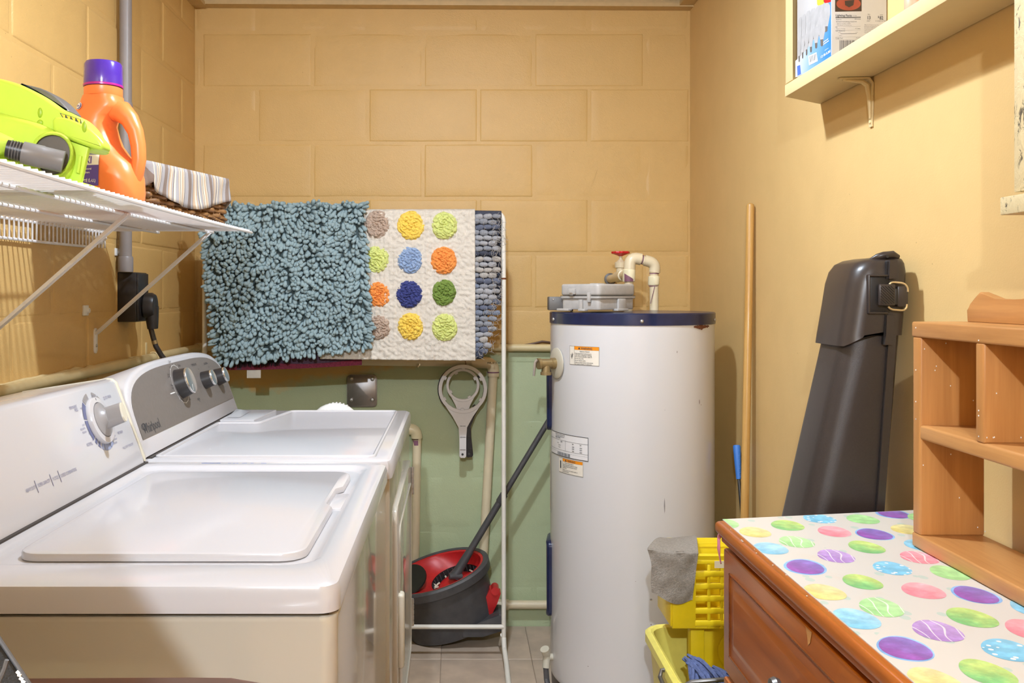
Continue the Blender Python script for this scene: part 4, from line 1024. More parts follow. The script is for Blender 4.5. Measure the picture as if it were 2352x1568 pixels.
# ================================================================== spin-mop bucket and mop behind the rack
BC = P(1020, 1480, 3.20); BC.z = 0.0
sb = thing('spin_mop_bucket', BC, 'dark grey spin-mop bucket with red rim, tilted against the green wall behind the rack', 'bucket')
tilt = Matrix.Translation((-.010, 3.235, .048)) @ Matrix.Rotation(radians(-17), 4, 'Y') @ Matrix.Rotation(radians(14), 4, 'X')
def oval(a, b, h, n=40, cx=0): return [Vector((cx+a*cos(2*pi*i/n), b*sin(2*pi*i/n), h)) for i in range(n)]
HB = .222
m = MB(tilt); m.rings([oval(.150, .092, 0), oval(.158, .100, .006), oval(.165, .107, .08), oval(.172, .114, HB-.03), oval(.174, .116, HB-.002), oval(.166, .108, HB-.002), oval(.150, .095, .08), oval(.140, .085, .012)], cap1=True); m.build('bucket_shell', 'darkgrey', sb)
m = MB(tilt); m.rings([oval(.176, .118, HB-.032), oval(.188, .128, HB-.028), oval(.190, .130, HB), oval(.184, .125, HB+.006), oval(.172, .114, HB+.004), oval(.172, .114, HB-.020)], loop=True); m.build('rim', 'darkgrey', sb)
# red funnel with basket opening on the right half
m = MB(tilt); CX = .058
m.rings([[Vector((.171*cos(t), .113*sin(t), HB+.003)) for t in [2*pi*i/40 for i in range(40)]], oval(.162, .106, HB+.001), oval(.118, .098, HB-.016, cx=.040), oval(.092, .084, HB-.040, cx=CX), oval(.088, .080, HB-.046, cx=CX)], cap0=False, cap1=False); m.build('red_funnel', 'redbucket', sb)
m = MB(tilt); m.rings([oval(.088, .080, HB-.044, cx=CX), oval(.084, .076, HB-.070, cx=CX), oval(.078, .070, HB-.125, cx=CX)], cap0=False, cap1=True); m.build('spin_basket', 'blackp', sb)
for i in range(30):
    a = 2*pi*i/30; m = MB(tilt); m.tube([(CX+.084*cos(a), .076*sin(a), HB-.046), (CX+.079*cos(a), .071*sin(a), HB-.115)], .0022, 5); m.build('basket_slat', 'darkgrey', sb)
m = MB(tilt); m.rings([oval(.062, .094, HB+.001, cx=-.096, n=24), oval(.060, .092, HB+.006, cx=-.096, n=24), oval(.056, .088, HB+.0055, cx=-.096, n=24)], cap0=False, cap1=True); m.build('pour_opening', 'caseblack', sb)
m = MB(tilt); m.box((-.19, .02, HB-.01), (-.115, .118, HB+.022), .01, 3); m.build('pour_guard', 'redbucket', sb)
m = MB(tilt); m.lathe([(.020, 0), (.020, .010), (.014, .014)], (-.118, -.127, HB-.016), (0, -1, 0), 20); m.build('handle_pivot', 'redbucket', sb)
# pedal
a0 = P(1112, 1412, 3.20); a1 = P(1137, 1352, 3.17)
m = MB(); d = (a1-a0).normalized(); n_ = Vector((0, 1, 0)); w_ = d.cross(n_).normalized(); L = (a1-a0).length
for s0, s1, hw in ((-.012, L, .024),): m.rings([[a0+d*s_+w_*(a*hw*k)+n_*b for a, b in ((-1, -.025), (1, -.025), (1, .025), (-1, .025))] for s_, k in ((s0, .75), (s1*.6, .95), (s1, .85))])
ped = m.build('pedal', 'redbucket', sb)
MB().tube([a1+n_*-.026+w_*.0, a1+n_*.026+w_*.0], .014, 16).build('pedal_bar', 'redbucket', ped)
m = MB(); b0 = P(1062, 1432, 3.18); m.prism([(0, 0), (.05, .012), (.125, .052), (.150, .048), (.150, -.004), (.070, -.030), (.0, -.03)], b0, (1, 0, 0), (0, 0, 1), .10, .006); m.build('pedal_base', 'darkgrey', sb)
# mop
mp = thing('spin_mop', P(1052, 1318, 3.19), 'grey-handled spin mop standing in the dark grey bucket, leaning towards the water heater', 'mop')
p0 = P(1045, 1322, 3.185); p1 = P(1256, 973, 3.20); dd = (p1-p0).normalized(); p2 = p1+dd*.20
MB().tube([p0+dd*.05, p0+dd*.31], .0118, 14).build('handle_tube', 'darkgrey', mp)
MB().tube([p0+dd*.30, p2], .0096, 14).build('handle_tube', 'darkgrey', mp)
MB().tube([p0+dd*.296, p0+dd*.300, p0+dd*.330, p0+dd*.333], [.0118, .0142, .0142, .010], 16).build('lock_collar', 'darkgrey', mp)
MB().tube([p0-dd*.004, p0+dd*.02, p0+dd*.055, p0+dd*.10], [.022, .0165, .0155, .0135], 16).build('head_socket', 'darkgrey', mp)
MB().tube([p0+Vector((-.02, -.02, .004)), p0+Vector((.024, -.006, .0))], .010, 12).build('head_pivot', 'darkgrey', mp)
m = MB(tilt); m.ell((CX, 0, HB-.074), (.076, .068, .030), 28, 12); m.build('mop_plate', 'redbucket', mp)
m = MB(tilt); r = random.Random(9)
for i in range(70):
    a = r.uniform(0, 2*pi); rad = r.uniform(.062, .076); c = Vector((CX+rad*cos(a), rad*.88*sin(a), HB-.058+r.uniform(-.012, .006)))
    pts = [c]; d = Vector((cos(a+r.uniform(-1, 1)), sin(a+r.uniform(-1, 1)), r.uniform(-.3, .8)))
    for k in range(3): d += Vector((r.uniform(-.5, .5), r.uniform(-.5, .5), r.uniform(-.6, .3))); pts.append(pts[-1]+d.normalized()*.008)
    if i % 70 in range(0, 70) and (i*7) % 10 < 5: m.tube(pts, .0032, 6)
o = m.build('mop_strands', 'mopwhite', mp); o['kind'] = 'stuff'
# ================================================================== water heater
HC = Vector((.533, 2.80, 0)); HR = .2465; HT = 1.168
wh = thing('water_heater', HC, 'tall white cylindrical water heater with dark blue top band, in the right back corner', 'water heater')
MB().lathe([(HR-.02, .0), (HR-.006, .003), (HR-.003, .05), (HR-.002, .076)], HC, n=64).build('base_ring', 'blackp', wh)
MB().lathe([(HR-.004, .066), (HR-.001, .072), (HR, .084), (HR, HT-.034)], HC, n=96).build('jacket', 'tank', wh, 30)
m = MB(); m.lathe([(HR-.001, HT-.034), (HR+.0025, HT-.034), (HR+.0025, HT-.003), (HR, HT), (HR-.02, HT+.0008), (.02, HT+.004)], HC, n=96); cap = m.build('top_cap', 'tankblue', wh, 30)
def hfn(a0, z0, e=.0008):
    """u (metres along the jacket), v up -> point; a0 = angle of u=0 from the camera side, positive to the right"""
    def f(u, v):
        a = a0+u/HR; return HC+Vector(((HR+e)*sin(a), -(HR+e)*cos(a), z0+v))
    return f
for a in (-78, -4, 66, 140, 215):
    an = radians(a); d = Vector((sin(an), -cos(an), 0)); MB().lathe([(.0055, 0), (.005, .002), (.003, .0038), (.0005, .0042)], HC+d*(HR+.0022)+Vector((0, 0, HT-.022)), d, 12).build('screw', 'steel', cap)
# rust eaten into the jacket under the cap
r = random.Random(12)
for i in range(9):
    a0 = radians(36+i*2.0+r.uniform(-.4, .4)); h = [.007, .010, .013, .016, .012, .010, .007, .009, .005][i]*.8; f = hfn(a0, HT-.034, .0012); n = 10
    m = MB(); w_ = .0075 if i < 7 else .004
    m.raw([f(w_*cos(2*pi*k/n)*(1+.3*r.random()), -.004+h*.5*sin(2*pi*k/n)*(1+.4*r.random())-h*.2) for k in range(n)], [tuple(range(n))]); m.build('rust_patch', 'rust', wh)
for a, z, w_, h in ((40, .915, .0012, .014), (42, .905, .001, .003), (11, .63, .0016, .035), (-8, .42, .0012, .0012), (2, .37, .003, .004), (2, .30, .001, .004), (16, .40, .001, .014), (-40, .16, .002, .003), (20, 1.06, .0008, .006), (3, .25, .002, .001), (-20, .10, .002, .002), (12, .33, .001, .012)):
    f = hfn(radians(a), z, .0009); n = 8; m = MB(); m.raw([f(w_*cos(2*pi*k/n)*(.7+.6*r.random()), h*.5*sin(2*pi*k/n)*(.7+.6*r.random())) for k in range(n)], [tuple(range(n))]); m.build('chip', 'brown' if w_ < .0014 else 'knobgrey', wh)
# labels wrapped on the jacket
def label(a0, z0, W, Hh, mat, name='warning_label'):
    m = MB(); put2d(m, rect2d(0, 0, W, Hh, 14), hfn(radians(a0), z0, .0007)); return m.build(name, mat, wh)
def ltext(parent, a0, z0, lines, mat='ink', e=.0016, name='lettering'):
    for s_, u, v, sz, b in lines:
        m = MB(); put2d(m, text2d(s_, sz, 'LEFT', b, .9), hfn(radians(a0), z0, e), u, v); m.build(name, mat, parent)
def lrect(parent, a0, z0, rc, mat='ink', name='label_rule', e=.0013):
    for u0, v0, u1, v1 in rc:
        m = MB(); put2d(m, rect2d(u0, v0, u1, v1, max(1, int((u1-u0)/.008))), hfn(radians(a0), z0, e)); m.build(name, mat, parent)
a1, z1 = -56, 1.018; L1 = label(a1, z1, .104, .0540, 'labelcream')
lrect(L1, a1, z1, [(.019, .0435, .103, .0535)], 'labelorange', 'label_header', .0012)
lrect(L1, a1, z1, [(0, 0, .104, .0006), (0, .0534, .104, .054), (0, 0, .0007, .054), (.1033, 0, .104, .054), (.019, 0, .0196, .054)])
ltext(L1, a1, z1, [('WARNING', .044, .0452, .0088, .02), ('Explosion Hazard', .040, .0375, .0052, .01), ('If the temperature and pressure', .0215, .0315, .0050, .008), ('relief valve is dripping or leaking,', .0215, .0270, .0050, .008), ('have a licensed plumber repair it.', .0215, .0225, .0050, .008), ('Do not plug valve.', .0215, .0170, .0050, .008), ('Do not remove valve.', .0215, .0115, .0050, .008), ('Failure to follow these instructions', .0215, .0060, .0050, .008), ('can result in death, or explosion.', .0215, .0015, .0050, .008)])
m = MB(); f = hfn(radians(a1), z1, .0016); m.raw([f(.034, .0455), f(.042, .0455), f(.038, .0525)], [(0, 1, 2)]); m.build('warning_triangle', 'ink', L1)
m = MB()
for p in (((.004, .030), (.012, .022)), ((.014, .031), (.006, .021)), ((.003, .024), (.014, .026)), ((.009, .017), (.010, .034))):
    put2d(m, ([p[0], (p[0][0]+.0016, p[0][1]), (p[1][0]+.0016, p[1][1]), p[1]], [(0, 1, 2, 3)]), f)
m.build('hazard_symbol', 'ink', L1)
a2, z2 = -84, .744; L2 = label(a2, z2, .190, .068, 'labelwhite', 'rating_label')
lrect(L2, a2, z2, [(0, 0, .190, .0016), (0, .0664, .190, .068), (.1884, 0, .190, .068), (0, 0, .0016, .068), (0, .047, .19, .0477), (.100, .018, .1007, .047), (0, .018, .19, .0186), (0, .012, .19, .0123)])
ltext(L2, a2, z2, [('RESIDENTIAL WATER HEATER', .042, .061, .0046, .01), ('WATER HEATER CORPORATION', .042, .056, .0040, .01), ('MODEL / SERIAL', .042, .0515, .0050, .02), ('240V', .075, .041, .0055, .02), ('60 Hz', .055, .036, .0045, .01), ('WATTS', .062, .030, .0045, .01), ('TOTAL', .062, .024, .0045, .01), ('208', .130, .041, .005, .01), ('240', .160, .041, .005, .01), ('3380', .130, .033, .005, .01), ('4500', .160, .033, .005, .01), ('3380', .130, .027, .005, .01), ('4500', .160, .027, .005, .01), ('3380', .130, .0205, .005, .01), ('4500', .160, .0205, .005, .01)])
r = random.Random(4); u = .055
while u < .122:
    w_ = r.choice((.0008, .0014, .0022)); lrect(L2, a2, z2, [(u, .002, u+w_, .0115)], name='barcode_bar'); u += w_+r.choice((.001, .0016))
a3, z3 = -69, .697; L3 = label(a3, z3, .108, .043, 'labelcream')
lrect(L3, a3, z3, [(.022, .034, .106, .0425)], 'labelorange', 'label_header', .0012)
lrect(L3, a3, z3, [(0, 0, .108, .0006), (0, .0424, .108, .043), (.1074, 0, .108, .043), (.022, 0, .0226, .043)])
ltext(L3, a3, z3, [('WARNING', .046, .0355, .0076, .02), ('Electric Shock Hazard', .034, .0290, .0048, .01), ('Disconnect power before servicing.', .0245, .0240, .0048, .008), ('Replace all parts and panels before', .0245, .0193, .0048, .008), ('operating.', .0245, .0148, .0048, .008), ('Failure to do so can result in death or', .0245, .0085, .0046, .008), ('electrical shock.', .0245, .0040, .0048, .008)])
m = MB(); f = hfn(radians(a3), z3, .0016); m.raw([f(.034, .0350), f(.042, .0350), f(.038, .0415)], [(0, 1, 2)]); m.build('warning_triangle', 'ink', L3)
m = MB(); put2d(m, rect2d(.008, .012, .014, .034), f); m.build('hazard_symbol', 'ink', L3)
m = MB(); put2d(m, rect2d(0, 0, .05, .18, 6), hfn(radians(-100), .56, .0007)); L4 = m.build('energy_label', 'labelcream', wh)
# access covers on the left flank
for z0, z1_ in ((.806, 1.012), (.238, .470)):
    m = MB(); pr = rrect(-.062, z0, .062, z1_, .022, 5); rr = []
    for k, e in ((1, .0), (1, .009), (.94, .0135), (.86, .0145)):
        zc = (z0+z1_)/2; rr.append([hfn(radians(-99), 0, e)(u*k, zc+(v-zc)*(1-(1-k)*.5)) for u, v in pr])
    m.rings(rr); c_ = m.build('access_cover', 'tankblue', wh)
# relief valve
va = radians(-72); vd = Vector((sin(va), -cos(va), 0)); vz = 1.016; vc = HC+vd*(HR+.001)+Vector((0, 0, vz))
MB().lathe([(.046, 0), (.046, .003), (.040, .006), (.018, .007)], vc, vd, 36).build('escutcheon', 'bisque', wh)
rv = MB().lathe([(.0165, .004), (.0165, .018), (.0140, .020), (.0140, .052), (.0165, .054), (.0165, .062)], vc, vd, 24).build('relief_valve', 'brass', wh)
MB().tube([vc+vd*.036, vc+vd*.036+Vector((0, 0, -.024)), vc+vd*.036+Vector((0, 0, -.026)), vc+vd*.036+Vector((0, 0, -.034))], [.0125, .0135, .0165, .0165], 20).build('valve_outlet', 'brass', rv)
tl = vc+vd*.064; MB().tube([tl+Vector((0, 0, .012)), tl+Vector((-.006, 0, .004)), tl+Vector((-.010, 0, -.036))], [.005, .0045, .0035], 8).build('valve_lever', 'steel', rv)
# drain valve and cord at the foot
da = radians(-82); ddv = Vector((sin(da), -cos(da), 0)); dv = HC+ddv*HR+Vector((0, 0, .125))
m = MB(); m.cyl(dv, dv+ddv*.018, .010, n=14); m.cyl(dv+ddv*.018+Vector((0, 0, .012)), dv+ddv*.018+Vector((-.004, -.01, -.028)), .011, n=14); d_ = m.build('drain_valve', 'bisque', wh)
MB().tube([dv+ddv*.020+Vector((0, -.006, .012)), dv+ddv*.026+Vector((0, -.012, .030))], [.012, .014], 14).build('drain_knob', 'bisque', d_)
MB().tube([dv+ddv*.018+Vector((-.004, -.01, -.028)), dv+ddv*.014+Vector((-.006, -.015, -.060)), dv+ddv*.02+Vector((.005, -.05, -.095)), dv+ddv*.01+Vector((.03, -.11, -.1155))], .0085, 10).build('drain_hose', 'darkgrey', wh)
# ---- PVC pipes and red valve on top of the heater
pv = thing('heater_pipework', (.62, 2.95, HT), 'cream pipework with red handwheel rising from the top of the water heater', 'pipe')
A0 = P(1443, 700, 2.95); A1 = P(1446, 600, 2.95); E1 = P(1447, 590, 2.95); F1 = P(1504, 600, 2.95); G0 = P(1498, 710, 2.95)
G1 = Vector((F1.x-.002, 2.95, HT+.002)); A0.z = HT+.002
RP = .0145
MB().tube([A0, P(1445, 606, 2.95)], RP, 16).build('pipe_run', 'pvc', pv)
MB().tube([P(1460, 593, 2.95), P(1492, 601, 2.95)], RP, 16).build('pipe_run', 'pvc', pv)
MB().tube([P(1502, 616, 2.95), G1], RP, 16).build('pipe_run', 'pvc', pv)
MB().tube([P(1445, 634, 2.95)]+arc_pts(P(1445, 634, 2.95), P(1447, 590, 2.95), P(1472, 595.5, 2.95), .028)+[P(1472, 595.5, 2.95)], .0190, 18).build('elbow', 'pvc', pv)
MB().tube([P(1480, 597.5, 2.95)]+arc_pts(P(1480, 597.5, 2.95), P(1506, 604, 2.95), P(1503, 626, 2.95), .024)+[P(1503, 626, 2.95)], .0180, 18).build('elbow', 'pvc', pv)
MB().tube([P(1445, 618, 2.95), P(1445, 620, 2.95), P(1444, 645, 2.95), P(1444, 647, 2.95)], [.0185, .0205, .0205, .0185], 18).build('coupling', 'pvcnew', pv)
MB().tube([P(1502, 634, 2.95), P(1502, 636, 2.95), P(1501, 653, 2.95), P(1501, 655, 2.95)], [.0165, .0185, .0185, .0165], 18).build('coupling', 'pvcnew', pv)
for a, b in (((1474, 596), (1476, 596.5)), ((1502.5, 627), (1502.5, 629)), ((1501, 656), (1501, 657.5))):
    MB().tube([P(*a, 2.95), P(*b, 2.95)], .0155, 16).build('primer_ring', 'primer', pv)
MB().tube([P(1500, 658, 2.948)+Vector((.002, -.0146, 0)), P(1498, 675, 2.948)+Vector((-.001, -.0146, 0)), P(1494, 697, 2.948)+Vector((-.003, -.0143, 0))], .001, 6).build('primer_drip', 'primer', pv)
m = MB(); m.grid(lambda u, v: P(1444, 647, 2.95)+Vector((.0207*sin(-.9+1.5*u), -.0207*cos(-.9+1.5*u), .026*v*(1-.7*u)+.001)), 8, 4); m.build('primer_stain', 'primer', pv)
S0 = Vector((A1.x, 2.95, EYE-(628-VY)*2.95/FP)); S1 = Vector((.562, YB, S0.z-.012)); sd = (S1-S0).normalized()
MB().tube([S0, S1], RP, 16).build('pipe_run', 'pvc', pv)
MB().tube([S0+sd*.12, S0+sd*.122, S0+sd*.24, S0+sd*.242], [.016, .019, .019, .016], 18).build('valve_body', 'pvc', pv)
MB().lathe([(.022, 0), (.022, .004), (.017, .006)], S1-sd*.008, (0, -1, 0), 24).build('wall_flange', 'greydark', pv)
vm = S0+sd*.175
MB().lathe([(.0150, .0), (.0150, .028), (.0195, .029), (.0200, .046), (.013, .050), (.008, .056), (.0055, .058), (.0055, .074)], vm, n=20).build('valve_bonnet', 'pvc', pv)
hw = MB(); n = 60; prof = []
for r_, h in ((.006, .068), (.010, .070), (.022, .075), (.029, .077), (.0305, .080), (.029, .084), (.018, .083), (.004, .082)):
    prof.append([vm+Vector((r_*(1+.06*cos(8*2*pi*j/n)*(r_ > .02))*cos(2*pi*j/n), r_*(1+.06*cos(8*2*pi*j/n)*(r_ > .02))*sin(2*pi*j/n), h)) for j in range(n)])
hw.rings(prof); hw.build('handwheel', 'red', pv)
# ---- grey plastic case and small black box lying on the heater
N0 = Vector((.404, 2.603, HT+.0045)); GU = Vector((.1315, .12, 0)).normalized(); GV = Vector((-.12, .1315, 0)).normalized()
GW, GD = .176, .150
gc = thing('junction_case', N0+GU*GW/2+GV*GD/2, 'grey plastic weatherproof case with latches lying on top of the water heater', 'case')
O = N0+Vector((0, 0, .004))
MB().prism(rrect(.004, .004, GW-.004, GD-.004, .012, 3), O+Vector((0, 0, .0165)), GU, GV, .033, .003).build('case_bottom', 'casegrey', gc)
MB().prism(rrect(-.001, -.001, GW+.001, GD+.001, .013, 3), O+Vector((0, 0, .0365)), GU, GV, .008, .0015).build('case_flange', 'casegrey', gc)
MB().prism(rrect(.001, .001, GW-.001, GD-.001, .014, 3), O+Vector((0, 0, .058)), GU, GV, .034, .006, 3).build('case_lid', 'casegrey', gc)
MB().prism(rrect(-.0015, -.0015, GW+.0015, GD+.0015, .013, 3), O+Vector((0, 0, .0402)), GU, GV, .0012).build('lid_seam', 'greydark', gc)
RZ = Matrix.Rotation(math.atan2(GU.y, GU.x), 3, 'Z')
def cbox(u0, u1, v0, v1, z0, z1, mat, name, bev=.0015):
    m = MB(); c = O+GU*(u0+u1)/2+GV*(v0+v1)/2+Vector((0, 0, (z0+z1)/2)); d = Vector((abs(u1-u0), abs(v1-v0), abs(z1-z0)))
    m.box(c-d/2, c+d/2, bev, 2, R=RZ); return m.build(name, mat, gc)
cbox(-.008, .003, .085, .110, .044, .062, 'casegrey', 'latch', .003); cbox(-.009, -.004, .091, .104, .041, .050, 'steel', 'latch_tongue')
cbox(-.006, .003, .030, .040, .022, .050, 'casegrey', 'hinge_lug'); cbox(-.005, .003, .060, .072, .0, .030, 'casegrey', 'rib')
cbox(.085, .120, -.005, .004, 0, .032, 'casegrey', 'rib', .003); cbox(.075, .125, -.010, .010, -.0035, .003, 'casegrey', 'mounting_foot'); cbox(-.012, .006, .105, .150, -.0035, .003, 'casegrey', 'mounting_foot'); cbox(-.010, .006, .045, .070, -.0035, .003, 'casegrey', 'mounting_foot')
cbox(.02, .05, .02, .05, .0745, .077, 'casegrey', 'lid_boss')
m = MB(); m.box((.277, 2.76, HT+.005), (.345, 2.81, HT+.046), .003, 2); m.box((.345, 2.775, HT+.002), (.352, 2.80, HT+.010), .001)
kb = thing('conduit_body', (.31, 2.785, HT+.002), 'small dark metal box overhanging the left edge of the water heater top', 'box')
m.build('box_body', 'greydark', kb)
for dx in (.010, .040): MB().lathe([(.003, 0), (.002, .002)], (.28+dx, 2.7595, HT+.038), (0, -1, 0), 10).build('screw', 'steel', kb)
# ================================================================== right side: poles, hard case, wall shelf
T0 = Vector((.842, 2.625, 1.482)); T1 = Vector((.800, 2.58, .003))
bh = thing('broom_handle', T1, 'long yellow wooden pole leaning against the right wall', 'pole')
dv = (T0-T1).normalized(); L = (T0-T1).length
MB().tube([T1, T1+dv*(L-.008), T1+dv*(L-.003), T1+dv*L], [.0118, .0112, .0098, .006], 18).build('pole_shaft', 'pole', bh)
MB().tube([T1+dv*(L-.004), T1+dv*(L+.0004)], [.0090, .0055], 14).build('pole_end', 'pineh', bh)
g0 = P(1692, 1022, 2.735); g1 = P(1697, 1100, 2.71); gd = (g1-g0).normalized(); gl = (g1-g0).length
bs = thing('grip_stick', g1+gd*1.0, 'black stick with a dimpled blue grip standing behind the wooden pole', 'stick')
m = MB(); m.tube([g0, g0+gd*.004, g0+gd*gl*.5, g0+gd*gl], [.009, .0112, .0098, .0075], 14); gr = m.build('grip', 'bluegrip', bs)
for i in range(7):
    c = g0+gd*(.018+i*.0125); MB().ell(c+Vector((.002, -.0095+.0003*i, 0)), (.0022, .0016, .0022), 8, 6).build('grip_dimple', 'bluegrip', gr)
k = (0.004-g1.z)/gd.z; g2 = g1+(P(1706, 1200, 2.66)-g1).normalized()*1.0
fl = g1+(g2-g1)*((g1.z-.004)/(g1.z-g2.z)); MB().tube([g1-gd*.003, fl], .0048, 10).build('shaft', 'blackshaft', bs)
bs.location = fl; dl = fl-OFF[bs]
for o in [bs]+[c for c in bs.children]+[c2 for c in bs.children for c2 in c.children]:
    if o.type == 'MESH' and o.parent == bs: o.location = o.location-dl
# ---- dark hard case, tapered, leaning in the corner behind the dresser
HY = 1.70
hc = thing('hard_case', (P(1800, 2160, HY).x, HY+.09, 0), 'tall dark brown hard plastic case with a draw latch, leaning on the right wall', 'case')
def yl(y):  # left silhouette by image row, for the lower shell
    return 1946-(y-785)*.2275
def yr(y): return 2078-(y-720)*.083
def seam(y): return 2050-(y-640)*.060
def cross(y, l, r_, s_, yd, dep, rl=.030, rr_=.022, n=5):
    """horizontal cross-section of the case at image row y: rounded box from px l..r_, front plane depth yd, depth dep"""
    a = P(l, y, yd); b = P(r_, y, yd); x0, x1, z = a.x, b.x, a.z
    pts = []
    for cx, cy, a0, rr in ((x0+rl, yd+rl, 180, rl), (x1-rr_, yd+rr_, 270, rr_), (x1-rr_, yd+dep-rr_, 0, rr_), (x0+rl, yd+dep-rl, 90, rl)):
        for i in range(n+1):
            t = radians(a0+90*i/n); pts.append(Vector((cx+rr*cos(t), cy+rr*sin(t), z)))
    return pts
rows = [770, 800, 900, 1000, 1100, 1186, 1400, 1700, 2000, 2168]
m = MB(); m.rings([cross(y, yl(y), yr(y), 0, HY, .15, .040, .022) for y in rows]); m.build('lower_shell', 'casehard', hc, 40)
m = MB(); m.rings([cross(y, yl(y)-3+(2 if y > 1700 else 0), yl(y)+14, 0, HY+.028, .10, .004, .004, 2) for y in rows[1:]]); m.build('spine_rail', 'casehard', hc, 40)
# end cap (upper shell), larger, with domed top
top = [(796, 1937, 2081, 0), (770, 1941, 2083, 0), (700, 1953, 2088, 0), (650, 1961, 2091, 0), (622, 1968, 2091, .004), (604, 1979, 2087, .010), (595, 1994, 2080, .020), (591, 2012, 2070, .034)]
m = MB(); rr = []
for y, l, r_, k in top:
    c = cross(y, l, r_, 0, HY-.006+k*.6, .162-k*1.2, max(.012, .036-k*.3), max(.010, .024-k*.3)); rr.append(c)
# slanted lower lip of the cap: lower on the left edge
for v in rr[0]:
    px = VX+v.x*FP/v.y; v.z += max(0, min(1, (px-1940)/75))*.030 - .0
m.rings(rr); capo = m.build('end_cap', 'casesmooth', hc, 40)
def strip(pts, wpx, yd, th, mat, name, par):
    m = MB(); rr = []
    for x, y in pts:
        a = P(x-wpx/2, y, yd); b = P(x+wpx/2, y, yd); rr.append([a, b, b+Vector((0, th, 0)), a+Vector((0, th, 0))])
    m.rings(rr); return m.build(name, mat, par)
strip([(seam(785)-2, 785), (seam(1000)-4, 1000), (seam(1400)-8, 1400), (seam(2160)-14, 2160)], 5, HY-.0012, .02, 'caseblack', 'seam_gap', hc)
strip([(seam(785)+9, 770), (seam(1000)+7, 1000), (seam(1400)+3, 1400), (seam(2160)-3, 2160)], 17, HY-.006, .03, 'casesmooth', 'seam_flange', hc)
strip([(2053, 597), (2051, 640)], 17, HY-.015, .03, 'casesmooth', 'seam_flange', hc); strip([(2046, 724), (2044, 770), (2041, 792)], 17, HY-.013, .03, 'casesmooth', 'seam_flange', hc)
strip([(2041, 600), (2038, 640)], 5, HY-.0095, .02, 'caseblack', 'seam_gap', hc); strip([(2036, 722), (2031, 790)], 5, HY-.0085, .02, 'caseblack', 'seam_gap', hc)
m = MB(); m.tube([P(2000, 597, HY+.02), P(2015, 590, HY+.012), P(2030, 586, HY+.01), P(2050, 584, HY+.01), P(2062, 590, HY+.015)], [.004, .006, .007, .007, .005], 12); m.build('top_ridge', 'casesmooth', capo)
MB().lathe([(.0028, 0), (.0028, .0006)], P(2038, 589, HY-.0005), (0, -1, .3), 12).build('rivet_hole', 'caseblack', capo)
# latch recess and latch
def pbox(x0, y0, x1, y1, yd, th, mat, name, par, bev=.002):
    a = P(x0, y1, yd); b = P(x1, y0, yd); m = MB(); m.box((a.x, yd, a.z), (b.x, yd+th, b.z), bev); return m.build(name, mat, par)
pbox(1999, 634, 2044, 719, HY-.0072, .004, 'caseblack', 'latch_recess', hc)
for x0, y0, x1, y1 in ((1996, 630, 2046, 635), (1995, 716, 2042, 721), (1995, 630, 2000, 721)): pbox(x0, y0, x1, y1, HY-.013, .012, 'casesmooth', 'recess_edge', hc)
lt = pbox(2020, 652, 2058, 702, HY-.020, .010, 'casesmooth', 'latch_plate', hc, .003)
for i in range(11):
    y0 = 628+i*6.4; seg = [(x, y0+(x-2023)*.95) for x in (2023+k*1.0 for k in range(32)) if 656 < y0+(x-2023)*.95 < 698]
    if len(seg) > 3: MB().tube([P(*seg[0], HY-.0203), P(*seg[-1], HY-.0203)], .0007, 5).build('grip_rib', 'caseblack', lt)
pbox(2062, 656, 2087, 705, HY-.018, .009, 'casesmooth', 'latch_keeper', hc, .003); pbox(2055, 662, 2064, 700, HY-.019, .006, 'caseblack', 'latch_hinge', lt)
m = MB(); m.tube([P(2043, 653, HY-.014)]+arc_pts(P(2043, 653, HY-.014), P(2047, 647, HY-.014), P(2070, 650, HY-.016), .006)+arc_pts(P(2060, 648, HY-.016), P(2085, 652, HY-.018), P(2085, 670, HY-.018), .012)+[P(2085, 670, HY-.018)], .0019, 8); m.build('wire_bail', 'bail', lt)
m = MB(); m.tube([P(2040, 704, HY-.014)]+arc_pts(P(2040, 704, HY-.014), P(2044, 710, HY-.014), P(2066, 713, HY-.016), .006)+arc_pts(P(2060, 712, HY-.016), P(2082, 713, HY-.018), P(2083, 698, HY-.018), .010)+[P(2083, 698, HY-.018)], .0019, 8); m.build('wire_bail', 'bail', lt)
pbox(1936, 734, 1946, 750, HY+.03, .03, 'casesmooth', 'side_lug', hc)
# ---- painted board shelf on the right wall
SF = .744; ZB = 1.670
bsf = thing('board_shelf', (.80, 1.6, 1.33), 'cream-painted board shelf on the right wall with two uprights', 'shelf')
m = MB(); m.prism([(SF, .30), (SF, 2.075), (XR-.002, 2.155), (XR-.002, .30)], (0, 0, ZB+.0135), (1, 0, 0), (0, 1, 0), .027, .0015); m.build('shelf_board', 'shelfpaint', bsf)
m = MB(); m.prism([(SF+.001, 2.030), (SF+.001, 2.073), (XR-.002, 2.150), (XR-.002, 2.108)], (0, 0, (ZB+.028+CE)/2), (1, 0, 0), (0, 1, 0), CE-ZB-.03, .0015); m.build('end_board', 'shelfpaint', bsf)
DEF['roughpaint'] = lambda n: rough_paint(n)
def rough_paint(name):
    t = NT(name); co = t.coord('Object'); v = t.mapv(co, (60, 60, 40), (0, .6, .5)); n = t.noise(v, 1.0, 5, .7, .5)
    t.col(t.ramp(n, [(.36, (.10, .08, .05)), (.43, (.66, .54, .31)), (1, (.70, .57, .32))])); t.set(Roughness=.6); t.bump(n, .7, .004); return t.m
MB().box((SF, 1.196, 1.360), (XR-.002, 1.222, ZB-.001), .0015).build('upright', 'roughpaint', bsf)
MB().box((SF-.008, .25, 1.331), (XR-.002, 1.240, 1.355), .0015).build('lower_board', 'roughpaint', bsf)
